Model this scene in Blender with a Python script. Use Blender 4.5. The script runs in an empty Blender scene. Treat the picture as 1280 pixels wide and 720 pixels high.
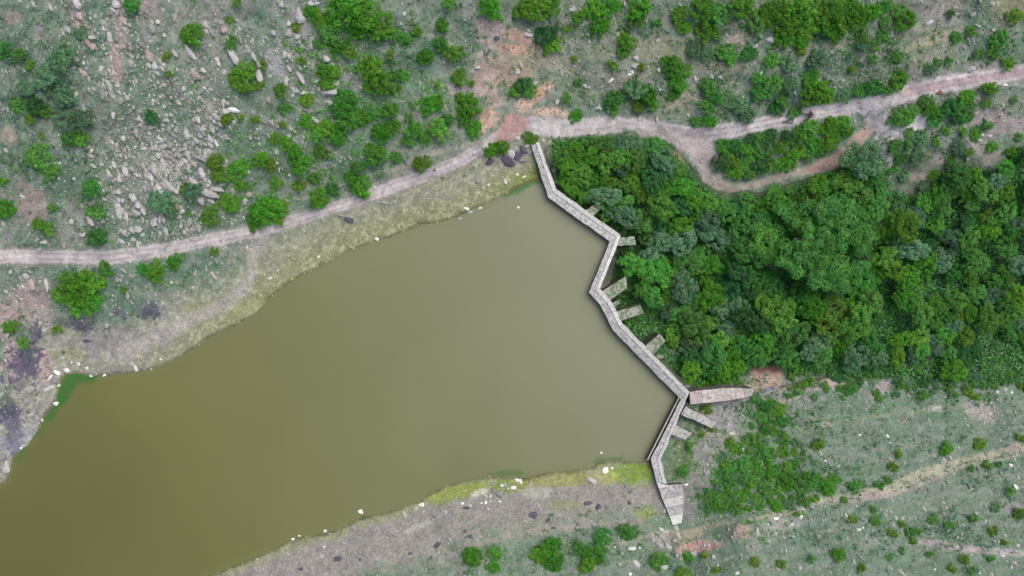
import bpy, math, random
import numpy as np
from mathutils import Vector
R_ = math.radians
rng = np.random.default_rng(7)
rnd = random.Random(11)
scene = bpy.context.scene
COL = scene.collection

# ------------------------------------------------------------------ camera geometry
H = 140.0                     # the drone's height above the reservoir level
S = 640.0 / (0.75 * H)        # photo pixels per metre at water level
def unproj(u, v, z):
    k = (H - z) / H
    return (np.asarray(u, float) - 640) / S * k, -(np.asarray(v, float) - 360) / S * k

# ------------------------------------------------------------------ outlines read off the photograph
SHORE_N = [(675,224),(650,233),(640,240),(628,245),(607,255),(585,265),(570,272),(545,279),(527,281),(510,288),(490,296),(470,302),
 (445,310),(420,322),(400,334),(377,345),(355,358),(335,375),(320,391),(295,407),(275,416),(260,423),(240,437),(215,452),
 (195,460),(170,466),(130,470),(115,471),(100,467),(82,468),(74,480),(72,496),(69,505),(58,518),(54,528),(46,540),(35,556),
 (15,572),(14,587),(9,601),(0,606),(-40,650),(-150,760),(-420,1000),(-1200,1700)]
SHORE_S = [(-700,2000),(-100,1150),(80,850),(170,770),(225,735),(262,719),(295,706),(320,697),(345,685),(362,676),(377,671),(402,667),(427,660),
 (442,650),(455,645),(480,641),(500,635),(525,626),(535,617),(560,606),(585,600),(615,595),(640,594),(655,597),(670,594),
 (685,590),(720,587),(740,584),(750,577),(775,576),(812,577)]
CREST = [((664,181),(673,177)),((685,247),(695,236)),((762,302),(776,294)),((736,366),(750,361)),((750,381),(765,378)),
 ((767,414),(778,404)),((849,497),(862,490)),((812,574),(826,575)),((820,602),(834,606)),((841,656),(847,654))]
DAMC = [((a[0]+b[0])/2,(a[1]+b[1])/2) for a,b in CREST]

def seg_dist(U, V, pts, val=None):
    best = np.full(U.shape, 1e9); bv = np.zeros(U.shape)
    for i in range(len(pts)-1):
        x0,y0 = pts[i][:2]; x1,y1 = pts[i+1][:2]
        dx,dy = x1-x0,y1-y0; L = dx*dx+dy*dy+1e-9
        t = np.clip(((U-x0)*dx+(V-y0)*dy)/L,0,1)
        d = np.hypot(U-x0-t*dx, V-y0-t*dy)
        if val is not None:
            w = val[i]*(1-t)+val[i+1]*t
            bv = np.where(d<best, w, bv)
        best = np.minimum(best,d)
    return (best,bv) if val is not None else best
def inside(U, V, pts):
    c = np.zeros(U.shape,bool); n=len(pts)
    for i in range(n):
        x0,y0 = pts[i]; x1,y1 = pts[(i+1)%n]
        if y0==y1: continue
        hit = ((y0>V)!=(y1>V)) & (U < (x1-x0)*(V-y0)/(y1-y0)+x0)
        c ^= hit
    return c
def sm(a,b,x):
    t = np.clip((x-a)/(b-a),0,1); return t*t*(3-2*t)
_nt = rng.random((256,256))
def noise1(x,y):
    xi=np.floor(x).astype(int); yi=np.floor(y).astype(int); fx=x-xi; fy=y-yi
    fx=fx*fx*(3-2*fx); fy=fy*fy*(3-2*fy)
    a=_nt[xi%256,yi%256]; b=_nt[(xi+1)%256,yi%256]; c=_nt[xi%256,(yi+1)%256]; d=_nt[(xi+1)%256,(yi+1)%256]
    return (a*(1-fx)+b*fx)*(1-fy)+(c*(1-fx)+d*fx)*fy
def fbm(x,y,s,o=4,seed=0,g=0.55):
    r=0; a=1; t=0
    for k in range(o):
        r=r+a*noise1(x/s+seed*17.3+k*31.7, y/s+seed*7.9+k*11.1); t+=a; a*=g; s=s/2.03
    return (r/t-0.5)*2

WPOLY = SHORE_N[::-1] and (SHORE_N + SHORE_S + DAMC[::-1])
DOWN = [(640,60),(655,130)] + DAMC + [(862,740),(900,2500),(40000,2500),(40000,-3000),(600,-3000)]
AXIS = [(800,345),(900,375),(1300,385),(3000,420)]
def height(U,V):
    dn = seg_dist(U,V,SHORE_N); ds = seg_dist(U,V,SHORE_S); d=np.minimum(dn,ds)
    ins = inside(U,V,WPOLY)
    up = 0.022*d + 0.036*np.maximum(0,d-55)
    up = 60*(1-np.exp(-up/60))
    up = np.where(ins, -np.minimum(5,0.06*d)-0.03, up+0.02)
    a = seg_dist(U,V,AXIS)
    dw = -6.5 - 0.002*np.maximum(0,U-800) + 0.045*np.maximum(0,a-35)
    dw = np.where(dw>12, 12+ (60)*(1-np.exp(-(dw-12)/60)), dw)
    sd = seg_dist(U,V,DOWN[1:3+len(DAMC)-0]) * np.where(inside(U,V,DOWN),1,-1)
    ends = np.minimum(np.hypot(U-668,V-178), np.hypot(U-842,V-655))
    out = ((V<178)|(V>655))
    w = 2.5 + np.where(out, 0.8*ends, 0)
    t = sm(-w,w,sd)
    h = up*(1-t)+dw*t
    da = seg_dist(U,V,[(812,578),(822,604),(841,654)])
    sU = inside(U,V,DOWN)
    lo = np.where(ins, h, np.where(sU, 0.3, 0.35)); wq = np.where(sU, sm(110,14,da), sm(34,8,da))*(~ins)
    h = h*(1-wq)+np.minimum(h,lo)*wq
    d6 = np.hypot((U-872)*0.8,V-530); h = np.where(sU, h*(1-sm(44,22,d6))+np.minimum(h,0.1)*sm(44,22,d6), h)
    dsp = seg_dist(U,V,[(870,496),(945,490)]); h = np.where(sU, h*(1-sm(26,6,dsp))+np.minimum(h,0.2)*sm(26,6,dsp), h)
    n = fbm(U,V,90,3,seed=1)*1.3*sm(20,160,d) + fbm(U,V,22,3,seed=2)*0.45*sm(6,60,d)*(1-0.5*ins)
    rock = sm(60,140,dn)*sm(480,300,U)*sm(-200,0,U)
    n = n + rock*0.5*np.abs(fbm(U+V*0.35,V*0.35,13,3,seed=3))
    return h + n*np.where(ins,0,1) + np.where(ins,0,0.10*sm(0,3,d)*fbm(U,V,7,2,seed=4))

def axis(lo,hi,step,far):
    a=list(np.arange(lo,hi+step,step)); d=step; x=a[-1]
    while x<far: d*=1.22; x+=d; a.append(x)
    d=step; x=a[0]
    while x>-far: d*=1.22; x-=d; a.insert(0,x)
    return np.array(a)
AU = axis(-50,1330,1.7,30000); AV = axis(-50,770,1.7,30000)
U,V = np.meshgrid(AU,AV)
Z = height(U,V)
# the relief grid for placing things
HU=np.arange(-80,1361,2.0); HV=np.arange(-80,801,2.0)
_hu,_hv=np.meshgrid(HU,HV); HG=height(_hu,_hv)
def hpx(u,v):
    x=np.clip((np.asarray(u,float)+80)/2,0,len(HU)-1.001); y=np.clip((np.asarray(v,float)+80)/2,0,len(HV)-1.001)
    i=x.astype(int); j=y.astype(int); fx=x-i; fy=y-j
    return (HG[j,i]*(1-fx)+HG[j,i+1]*fx)*(1-fy)+(HG[j+1,i]*(1-fx)+HG[j+1,i+1]*fx)*fy
def place(u,v,dz):
    """ground point whose point dz metres above it shows at photo pixel (u,v)"""
    z=hpx(u,v)
    for _ in range(4):
        x,y=unproj(u,v,z+dz)
        uu=640+x*S*H/(H-z); vv=360-y*S*H/(H-z); z=hpx(uu,vv)
    return x,y,z

# ------------------------------------------------------------------ helpers
def tag(o,label,cat,group=None,kind=None):
    o['label']=label; o['category']=cat
    if group: o['group']=group
    if kind: o['kind']=kind
    return o
def np_mesh(name,verts,faces,mats=(),smooth=False,col=None,midx=None):
    me=bpy.data.meshes.new(name); verts=np.asarray(verts,np.float32); faces=np.asarray(faces,np.int32)
    me.vertices.add(len(verts)); me.vertices.foreach_set('co',verts.ravel())
    k=faces.shape[1]; me.loops.add(faces.size); me.loops.foreach_set('vertex_index',faces.ravel())
    me.polygons.add(len(faces)); me.polygons.foreach_set('loop_start',np.arange(0,faces.size,k,dtype=np.int32))
    me.polygons.foreach_set('loop_total',np.full(len(faces),k,np.int32))
    if midx is not None: me.polygons.foreach_set('material_index',np.asarray(midx,np.int32))
    me.polygons.foreach_set('use_smooth',np.full(len(faces),smooth))
    for m in mats: me.materials.append(m)
    if col is not None:
        c=np.ones((len(verts),4),np.float32); col=np.asarray(col); c[:,:3]=col if col.ndim==2 else col[:,None]
        at=me.color_attributes.new('tint','FLOAT_COLOR','POINT'); at.data.foreach_set('color',c.ravel())
    me.update(); me.validate(); return me
def link(name,me,parent=None):
    o=bpy.data.objects.new(name,me); COL.objects.link(o)
    if parent: o.parent=parent
    return o
def empty(name,loc=(0,0,0),rz=0):
    o=bpy.data.objects.new(name,None); COL.objects.link(o); o.location=loc; o.rotation_euler=(0,0,rz); o.empty_display_size=0.3; return o
def lin(c):
    c=np.asarray(c,float)/255; return np.where(c<=0.04045,c/12.92,((c+0.055)/1.055)**2.4)

# ------------------------------------------------------------------ materials
def mat(name):
    m=bpy.data.materials.new(name); m.use_nodes=True; nt=m.node_tree; nt.nodes.clear()
    out=nt.nodes.new('ShaderNodeOutputMaterial'); return m,nt,out
def N(nt,t,**kw):
    n=nt.nodes.new(t)
    for k,v in kw.items():
        if k in n.inputs: n.inputs[k].default_value=v
        else: setattr(n,k,v)
    return n
def ramp(nt,src,stops):
    r=nt.nodes.new('ShaderNodeValToRGB'); nt.links.new(src,r.inputs[0]); e=r.color_ramp.elements
    while len(e)<len(stops): e.new(0.5)
    for q,(p,c) in zip(e,stops):
        q.position=p; q.color=(c,c,c,1) if not hasattr(c,'__len__') else (*c,1)
    return r.outputs[0]
def mul(nt,a,b,f=1.0,mode='MULTIPLY'):
    m=nt.nodes.new('ShaderNodeMix'); m.data_type='RGBA'; m.blend_type=mode; m.inputs[0].default_value=f
    for s,i in ((a,6),(b,7)):
        if hasattr(s,'links'): nt.links.new(s,m.inputs[i])
        else: m.inputs[i].default_value=(*s,1)
    return m.outputs[2]

def ground_mat():
    m,nt,out=mat('ground'); L=nt.links.new
    b=N(nt,'ShaderNodeBsdfPrincipled',Roughness=0.95); b.inputs['Specular IOR Level'].default_value=0.15
    at=N(nt,'ShaderNodeAttribute',attribute_name='tint')
    tc=N(nt,'ShaderNodeTexCoord')
    n1=N(nt,'ShaderNodeTexNoise',Scale=2.6,Detail=5.0,Roughness=0.75); L(tc.outputs['Object'],n1.inputs['Vector'])
    n2=N(nt,'ShaderNodeTexNoise',Scale=0.55,Detail=4.0,Roughness=0.7); L(tc.outputs['Object'],n2.inputs['Vector'])
    v=N(nt,'ShaderNodeTexVoronoi',Scale=2.2); L(tc.outputs['Object'],v.inputs['Vector'])
    ga=N(nt,'ShaderNodeAttribute',attribute_name='grit'); c=mul(nt,at.outputs['Color'],ramp(nt,n1.outputs['Fac'],[(0.33,0.62),(0.5,1.02),(0.68,1.5)])); L(ga.outputs['Fac'],c.node.inputs[0])
    c=mul(nt,c,ramp(nt,n2.outputs['Fac'],[(0.3,0.84),(0.7,1.18)]))
    c=mul(nt,c,ramp(nt,v.outputs['Distance'],[(0.0,1.12),(0.25,1.0),(0.6,0.9)]))
    L(c,b.inputs['Base Color'])
    bp=N(nt,'ShaderNodeBump',Strength=0.9,Distance=0.22); L(n1.outputs['Fac'],bp.inputs['Height']); L(bp.outputs[0],b.inputs['Normal'])
    L(b.outputs[0],out.inputs[0]); return m
def water_mat():
    m,nt,out=mat('water'); L=nt.links.new
    b=N(nt,'ShaderNodeBsdfPrincipled',Roughness=0.34,IOR=1.33)
    at=N(nt,'ShaderNodeAttribute',attribute_name='tint'); tc=N(nt,'ShaderNodeTexCoord')
    n=N(nt,'ShaderNodeTexNoise',Scale=0.03,Detail=3.0); L(tc.outputs['Object'],n.inputs['Vector'])
    c=mul(nt,at.outputs['Color'],ramp(nt,n.outputs['Fac'],[(0.3,0.94),(0.7,1.06)])); L(c,b.inputs['Base Color'])
    n3=N(nt,'ShaderNodeTexNoise',Scale=1.3,Detail=3.0); L(tc.outputs['Object'],n3.inputs['Vector'])
    bp=N(nt,'ShaderNodeBump',Strength=0.10,Distance=0.05); L(n3.outputs['Fac'],bp.inputs['Height']); L(bp.outputs[0],b.inputs['Normal'])
    L(b.outputs[0],out.inputs[0]); return m
def leaf_mat(name,colr,var=0.35):
    m,nt,out=mat(name); L=nt.links.new
    at=N(nt,'ShaderNodeAttribute',attribute_name='tint'); oi=N(nt,'ShaderNodeObjectInfo')
    hs=N(nt,'ShaderNodeHueSaturation',Color=(*colr,1))
    mr=N(nt,'ShaderNodeMapRange'); mr.inputs[3].default_value=0.48; mr.inputs[4].default_value=0.52; L(oi.outputs['Random'],mr.inputs[0]); L(mr.outputs[0],hs.inputs['Hue'])
    mr2=N(nt,'ShaderNodeMapRange'); mr2.inputs[3].default_value=1-var*0.7; mr2.inputs[4].default_value=1+var*0.7
    ml=N(nt,'ShaderNodeMath',operation='MULTIPLY'); ml.inputs[1].default_value=7.31; L(oi.outputs['Random'],ml.inputs[0])
    fr=N(nt,'ShaderNodeMath',operation='FRACT'); L(ml.outputs[0],fr.inputs[0]); L(fr.outputs[0],mr2.inputs[0]); L(mr2.outputs[0],hs.inputs['Value'])
    c=mul(nt,hs.outputs[0],at.outputs['Color'])
    d=N(nt,'ShaderNodeBsdfPrincipled',Roughness=0.55); d.inputs['Specular IOR Level'].default_value=0.25
    t=N(nt,'ShaderNodeBsdfTranslucent'); mx=N(nt,'ShaderNodeMixShader',Fac=0.42)
    L(c,d.inputs['Base Color']); c2=mul(nt,c,(1.15,1.25,0.6)); L(c2,t.inputs['Color']); L(d.outputs[0],mx.inputs[1]); L(t.outputs[0],mx.inputs[2]); L(mx.outputs[0],out.inputs[0]); return m
def rock_mat(name,colr,dark=0.55,scale=2.5,lichen=None):
    m,nt,out=mat(name); L=nt.links.new
    b=N(nt,'ShaderNodeBsdfPrincipled',Roughness=0.9); b.inputs['Specular IOR Level'].default_value=0.2
    tc=N(nt,'ShaderNodeTexCoord'); geo=N(nt,'ShaderNodeNewGeometry')
    n=N(nt,'ShaderNodeTexNoise',Scale=scale,Detail=6.0,Roughness=0.7); L(geo.outputs['Position'],n.inputs['Vector'])
    c=mul(nt,colr,ramp(nt,n.outputs['Fac'],[(0.33,dark),(0.5,0.95),(0.68,1.2)]))
    oi=N(nt,'ShaderNodeObjectInfo'); c=mul(nt,c,ramp(nt,oi.outputs['Random'],[(0,0.82),(1,1.15)]))
    if lichen:
        n2=N(nt,'ShaderNodeTexNoise',Scale=lichen[1],Detail=5.0,Roughness=0.65); L(geo.outputs['Position'],n2.inputs['Vector'])
        mm=nt.nodes.new('ShaderNodeMix'); mm.data_type='RGBA'; L(ramp(nt,n2.outputs['Fac'],[(lichen[2],0.0),(lichen[2]+0.06,lichen[3])]),mm.inputs[0]); L(c,mm.inputs[6]); mm.inputs[7].default_value=(*lichen[0],1); c=mm.outputs[2]
    L(c,b.inputs['Base Color'])
    bp=N(nt,'ShaderNodeBump',Strength=0.7,Distance=0.1); L(n.outputs['Fac'],bp.inputs['Height']); L(bp.outputs[0],b.inputs['Normal'])
    L(b.outputs[0],out.inputs[0]); return m
def tint_mat(name,rough=0.9):
    m,nt,out=mat(name); L=nt.links.new
    b=N(nt,'ShaderNodeBsdfPrincipled',Roughness=rough); b.inputs['Specular IOR Level'].default_value=0.15
    at=N(nt,'ShaderNodeAttribute',attribute_name='tint'); geo=N(nt,'ShaderNodeNewGeometry')
    n=N(nt,'ShaderNodeTexNoise',Scale=4.0,Detail=3.0); L(geo.outputs['Position'],n.inputs['Vector'])
    L(mul(nt,at.outputs['Color'],ramp(nt,n.outputs['Fac'],[(0.3,0.75),(0.7,1.2)])),b.inputs['Base Color']); L(b.outputs[0],out.inputs[0]); return m

M_ground=ground_mat(); M_water=water_mat()
TONES={'bright':leaf_mat('leaf_bright',(0.128,0.350,0.034)),'mid':leaf_mat('leaf_mid',(0.122,0.340,0.070)),
 'dark':leaf_mat('leaf_dark',(0.070,0.215,0.062)),'blue':leaf_mat('leaf_blue',(0.165,0.320,0.175)),'olive':leaf_mat('leaf_olive',(0.165,0.320,0.040)),
 'fresh':leaf_mat('leaf_fresh',(0.150,0.390,0.062))}
TONES['broad']=leaf_mat('leaf_broad',(0.130,0.325,0.070)); WORD={'broad':'fresh green','bright':'bright green','mid':'mid green','dark':'dark green','blue':'grey-green','olive':'olive','fresh':'fresh green'}
M_bark=rock_mat('bark',(0.16,0.12,0.09))
M_stone_pale=rock_mat('stone_pale',(0.47,0.455,0.43)); M_stone_grey=rock_mat('stone_grey',(0.30,0.29,0.28)); M_stone_pink=rock_mat('stone_pink',(0.42,0.33,0.30))
M_stone_dark=rock_mat('stone_dark',(0.115,0.11,0.14)); M_stone_white=rock_mat('stone_white',(0.78,0.78,0.70),0.8); M_stone_rust=rock_mat('stone_rust',(0.24,0.11,0.09))
M_crest=rock_mat('dam_crest',(0.46,0.45,0.42),0.5,1.5,((0.20,0.20,0.19),1.7,0.53,0.8))
M_coping=rock_mat('dam_coping',(0.60,0.59,0.55),0.6,1.8,((0.22,0.22,0.23),2.6,0.60,0.7))
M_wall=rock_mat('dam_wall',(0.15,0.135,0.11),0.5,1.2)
M_butt=rock_mat('buttress_top',(0.33,0.35,0.28),0.4,2.0,((0.085,0.15,0.05),1.1,0.48,0.75))
M_spill=rock_mat('spillway_stone',(0.46,0.40,0.36),0.55,1.8,((0.16,0.18,0.08),0.55,0.60,0.75))
M_spill2=rock_mat('spillway_stone_pale',(0.50,0.45,0.41),0.5,1.8,((0.18,0.19,0.10),0.7,0.56,0.75))
M_step=rock_mat('step_stone',(0.40,0.38,0.37),0.5,1.5,((0.62,0.60,0.56),0.9,0.57,0.9))
M_buttp=rock_mat('buttress_pale',(0.44,0.44,0.40),0.4,1.8,((0.14,0.17,0.10),1.6,0.56,0.75))
M_parapet=rock_mat('parapet',(0.50,0.47,0.36),0.6,1.5)
M_scree=tint_mat('scree_stone'); M_grass=tint_mat('grass_blade')

# ------------------------------------------------------------------ colour of the ground (soil, gravel, grass cover)
def paint(U,V):
    ins=inside(U,V,WPOLY); dn=seg_dist(U,V,SHORE_N); ds=seg_dist(U,V,SHORE_S)
    down=inside(U,V,DOWN)
    C=np.zeros(U.shape+(3,))
    nA=fbm(U,V,60,5,seed=5,g=0.6); nB=fbm(U,V,16,4,seed=6,g=0.65); nC=fbm(U+V*0.4,V*0.35,9,4,seed=8,g=0.7); nF=fbm(U,V,4.5,2,seed=9)
    def c(x): return lin(x)
    def mix(m,colr): 
        C[:]=C*(1-m[...,None])+c(colr)*m[...,None]
    G=np.full(U.shape,0.62)
    G[:]=np.where(np.minimum(dn,ds)<70,0.85,G)
    C[:]=c((128,141,124))
    mix(sm(-0.1,0.35,nA),(110,133,112)); mix(sm(0.0,0.5,-nA)*0.7,(146,147,134)); mix(sm(0.05,0.35,nB)*0.55,(92,118,92)); mix(sm(0.15,0.5,-nB)*0.6,(158,154,146))
    # rocky NW slope: slabs running down hill
    rk=sm(80,150,dn)*sm(480,280,U)*(~down)
    mix(rk*sm(0.08,0.3,nC)*0.6,(146,148,138)); mix(rk*sm(0.1,0.4,-nC)*0.5,(86,104,88))
    # SE hillside streaks
    se=sm(470,560,V+0*U)*sm(540,700,U)*(down|(ds>40))
    st=fbm(U*0.35+V*0.9,V*1.0+U*0.22,7,4,seed=11,g=0.6); st=fbm(U*0.18,(V+U*0.17),6,4,seed=11,g=0.65)
    mix(se*sm(0.0,0.22,st)*0.8,(140,145,138)); mix(se*sm(0.0,0.25,-st)*0.75,(100,126,102))
    mix(se*0.45*np.ones_like(U),(110,130,106))
    # NE upper slope: drier beige
    ne=sm(600,760,U)*sm(170,120,V); mix(ne*0.55*sm(-0.5,0.3,fbm(U,V,45,3,seed=13)),(146,143,124)); mix(ne*sm(0.1,0.4,nB)*0.4,(112,132,100))
    def blob(u,v,ru,rv,colr,s=1.0,ang=0,hard=0.3,nz=0.5):
        a=R_(ang); x=(U-u)*math.cos(a)+(V-v)*math.sin(a); y=-(U-u)*math.sin(a)+(V-v)*math.cos(a)
        q=np.sqrt((x/ru)**2+(y/rv)**2)+nz*nB+0.35*nF
        mix(s*sm(1+hard,1-hard,q),colr)
    def stroke(pts,ws,colr,s=1.0,edge=3.5,nz=3.5):
        d,w=seg_dist(U,V,pts,ws); mix(s*sm(edge/2,-edge/2,d-w/2+nz*nB+nz*0.5*nF),colr)
    # forest floor
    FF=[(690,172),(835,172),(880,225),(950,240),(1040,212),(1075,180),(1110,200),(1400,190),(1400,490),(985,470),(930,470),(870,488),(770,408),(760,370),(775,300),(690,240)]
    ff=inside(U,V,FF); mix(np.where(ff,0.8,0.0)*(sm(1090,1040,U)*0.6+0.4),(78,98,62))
    blob(1170,250,60,60,(112,118,100),0.7)
    # banks
    bank=sm(85,35,dn+10*nA+4*nB)*(~ins)*(~(down&(U>690)))
    mix(bank*0.9,(150,150,126)); mix(bank*sm(34,14,dn+6*nB)*0.85,(142,147,106)); mix(bank*sm(300,140,U)*0.8,(152,147,143)); mix(bank*sm(0.1,0.4,nB)*0.35,(120,128,84)); mix(bank*sm(0.1,0.5,nF)*0.4,(186,184,162))
    mix(bank*sm(600,670,U)*sm(34,6,dn+5*nB)*0.7,(118,132,40))
    sb=sm(75,45,ds+6*nB)*(~ins)*(~down)
    mix(sb*0.95,(153,147,139)); mix(sb*sm(0.0,0.5,nB)*0.5,(138,136,124)); mix(sb*sm(0.25,0.5,nF)*0.5,(100,98,98)); mix(sb*sm(45,70,ds+5*nB)*0.6,(168,156,148))
    mix(sb*sm(16,5,ds+4*nB)*0.8,(146,150,108))
    blob(575,615,45,9,(138,152,74),0.9,-14); blob(640,608,26,9,(130,146,78),0.8,-10); blob(700,600,50,8,(150,152,92),0.85,-4); blob(790,592,36,14,(124,150,52),0.85); blob(757,596,16,10,(172,174,110),0.7)
    blob(805,640,14,9,(132,146,86),0.8); blob(700,632,22,7,(136,144,92),0.6); blob(672,617,18,8,(182,182,168),0.6); blob(525,657,24,4,(178,176,166),0.6,-25); blob(600,616,12,4,(200,198,176),0.8,-25)
    mix(sm(6,0.5,np.minimum(dn,ds)+3*nB)*(~ins)*0.75,(92,90,60))
    # left outcrop
    for b in [(15,395,22,26,(176,155,150)),(40,375,22,22,(170,152,148)),(18,440,14,30,(168,150,146)),(52,400,14,16,(176,160,152)),(56,460,7,20,(178,160,152)),(30,560,26,30,(158,156,158))]: blob(*b[:4],b[4],0.9)
    for b in [(33,455,20,30,(86,78,106)),(45,415,8,14,(96,92,112)),(10,515,15,20,(80,80,104)),(20,550,12,18,(112,112,124)),(102,408,14,12,(84,84,100)),(145,392,14,8,(112,110,118)),(185,388,13,10,(92,92,106)),(90,402,24,8,(112,112,112)),(125,425,30,10,(140,136,134))]: blob(*b[:4],b[4],0.8,nz=0.9)
    for b in [(25,415,12,12,(86,122,84)),(5,497,10,10,(112,130,104)),(84,444,18,10,(150,152,112)),(250,388,22,12,(152,156,112)),(315,385,22,10,(156,158,116))]: blob(*b[:4],b[4],0.7)
    # pink rocks, soil scars
    for b in [(15,20,12,10,(160,146,140),0),(100,30,9,34,(172,158,150),-22),(146,85,9,26,(180,160,154),-8),(150,30,9,30,(162,150,142),-8),(182,8,12,12,(168,154,148),0),(38,255,18,26,(170,150,144),-25),(10,170,10,16,(170,156,140),0),(345,75,14,18,(168,166,168),0),(380,30,8,30,(160,158,158),-25),
              (612,42,18,22,(186,164,158),0),(640,95,26,18,(172,152,132),0),(606,92,16,16,(180,160,148),0),(652,64,30,9,(192,152,136),10),(655,48,26,9,(190,156,142),15),(605,68,12,6,(180,166,158),0),(625,75,18,10,(170,154,134),0),(580,113,26,10,(176,164,160),8),(612,108,14,14,(196,170,160),0),(620,128,14,8,(182,166,150),0),(672,118,22,7,(206,166,142),-40),(655,130,10,12,(206,180,158),0),(690,142,24,7,(214,180,160),8),(610,150,16,12,(206,176,152),-30),(604,142,8,8,(166,136,122),0),
              (665,75,26,12,(160,156,126),0),(700,80,26,10,(164,158,140),0),(820,60,28,16,(152,150,124),0),(905,82,26,10,(158,148,130),0),(920,52,26,8,(174,160,140),-35),(850,125,26,8,(166,158,136),-30),(1085,73,12,12,(170,158,154),0),(1180,15,30,18,(156,150,142),0),(1260,10,26,16,(160,158,124),0),(1165,50,40,6,(168,162,134),-18),(1230,85,24,10,(168,154,150),0),(1050,55,20,7,(160,154,132),0),(780,100,30,10,(150,146,132),0)]:
        blob(*b[:4],b[4],0.85,b[5])
    # east scrub openings
    for b in [(1215,185,26,12,(164,154,146),0),(1245,200,14,16,(158,150,144),0),(1175,200,12,7,(166,152,150),0),(1155,220,16,7,(178,158,150),0),(1240,150,26,16,(164,150,148),0),(1220,137,8,22,(176,158,156),0),(1155,268,7,10,(164,146,140),0),(1110,200,6,26,(176,172,166),0),(1200,240,10,6,(164,156,144),-35),(1270,160,12,14,(158,150,146),0),(1215,430,14,12,(140,134,130),0),(1095,237,22,3,(150,148,136),0),(1072,228,14,4,(156,150,138),50)]:
        blob(*b[:4],b[4],0.85,b[5])
    # tracks
    PK=(196,187,184)
    main=[(-60,328),(0,322),(25,320),(75,321),(140,322),(200,313),(250,303),(320,289),(357,279),(395,267),(445,251),(495,232),(532,219),(570,203),(607,183),(640,160),(665,158),(700,160),(765,156),(815,161),(865,169),(915,163),(960,153),(1010,143),(1085,130),(1135,116),(1185,104),(1235,97),(1280,89),(1400,66)]
    mw=[18,18,17,16,18,17,16,16,14,13,13,14,13,13,14,18,24,24,22,21,20,19,17,16,18,20,22,20,17,16]
    stroke([(330,292),(318,320),(312,350),(296,372),(240,400),(160,440)],[14,16,14,14,16,18],(172,166,158),0.75,8,6)
    stroke(main,[w+6 for w in mw],(160,152,146),0.55,9,5)
    stroke(main,mw,PK,0.95,3,3)
    d_,w_=seg_dist(U,V,main,mw); G[:]=np.minimum(G,0.22+0.5*sm(-3,5,d_-w_/2)); d_=seg_dist(U,V,[(830,165),(872,182),(888,210),(898,230),(945,231),(1012,212),(1040,204),(1062,188),(1095,150),(1160,152)]); G[:]=np.minimum(G,0.3+0.5*sm(8,16,d_)); G[:]=np.minimum(G,1-0.45*se)
    dm,w_=seg_dist(U,V,main,mw); rut=np.exp(-((dm-3.6)/1.3)**2); mix(rut*0.75*sm(-0.3,0.2,nB),(150,136,132)); mix(np.exp(-(dm/1.4)**2)*0.6*sm(-0.3,0.3,nC),(212,206,202)); mix((dm<w_/2)*0.6*sm(0.15,0.4,nC),(214,208,204)) 
    stroke([(672,160),(720,154),(790,152)],[14,12,6],(206,198,192),0.8)
    blob(640,160,20,14,(192,154,146),0.95,-35); blob(632,172,14,7,(190,156,146),0.9,-35)
    stroke([(1135,116),(1185,104),(1280,89)],[9,10,8],(182,152,154),0.7); stroke([(1185,98),(1210,94)],[4,4],(226,218,216),0.9,2,1)
    stroke([(830,165),(850,172),(872,182),(884,200),(888,218),(898,228)],[16,24,38,36,26,14],(182,170,166),0.95)
    stroke([(895,229),(910,235),(945,231),(985,218),(1012,212)],[12,11,9,9,10],(170,160,148),0.9,3,2); stroke([(1012,212),(1040,204),(1062,188),(1082,165),(1095,150)],[9,17,17,12,14],(184,156,144),0.95)
    stroke([(1085,140),(1105,152),(1112,160)],[20,30,24],(184,176,178),0.95); stroke([(1105,168),(1130,160),(1162,151)],[20,26,14],(200,196,196),0.97); stroke([(1090,148),(1105,165),(1112,200),(1104,235)],[20,16,8,6],(180,174,170),0.9)
    stroke([(845,195),(852,205)],[10,10],(196,156,136),0.7)
    stroke([(340,252),(380,247),(430,230),(480,213),(505,207),(530,195),(570,184),(600,178)],[4,5,5,5,6,6,6,8],(166,162,148),0.8,3,2)
    stroke([(205,296),(230,290),(262,280)],[4,4,3],(178,174,164),0.7,3,2)
    stroke([(866,664),(895,655),(930,651),(960,645),(985,640),(1010,628),(1060,621),(1110,613),(1150,594),(1200,579),(1280,562),(1400,540)],[5,5,5,6,10,9,10,14,16,14,14,14],(166,164,142),0.97,4,3)
    stroke([(1040,626),(1110,616)],[5,6],(172,158,152),0.7); blob(1001,630,11,8,(190,180,176),0.95); stroke([(1060,628),(1115,619),(1155,604),(1190,590)],[3,5,5,3],(168,156,150),0.8,2,1); blob(1272,562,16,8,(170,158,150),0.8)
    stroke([(1145,676),(1170,680),(1200,686),(1240,689),(1300,693)],[5,8,8,9,9],(180,168,166),0.9,4,3); blob(1268,635,14,6,(160,150,150),0.6)
    stroke([(740,688),(790,676),(822,668),(842,664)],[4,4,5,6],(160,156,140),0.8,3,2); stroke([(560,692),(640,668),(740,655),(800,652)],[8,9,8,6],(172,158,152),0.6,6,5)
    stroke([(720,715),(790,700),(860,690),(940,670),(1000,655)],[3,3,3,3,3],(150,152,134),0.6,3,2); stroke([(860,718),(930,690),(970,672),(1060,660)],[3,3,3,3],(150,154,136),0.6,3,2)
    stroke([(1000,540),(1060,525),(1140,515),(1210,508)],[7,5,5,4],(138,150,118),0.7,4,3); stroke([(1060,645),(1150,628),(1230,610),(1280,606)],[4,4,4,4],(140,150,124),0.5,4,3); stroke([(870,670),(840,700),(810,719)],[3,3,3],(150,150,130),0.5,3,2)
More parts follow.
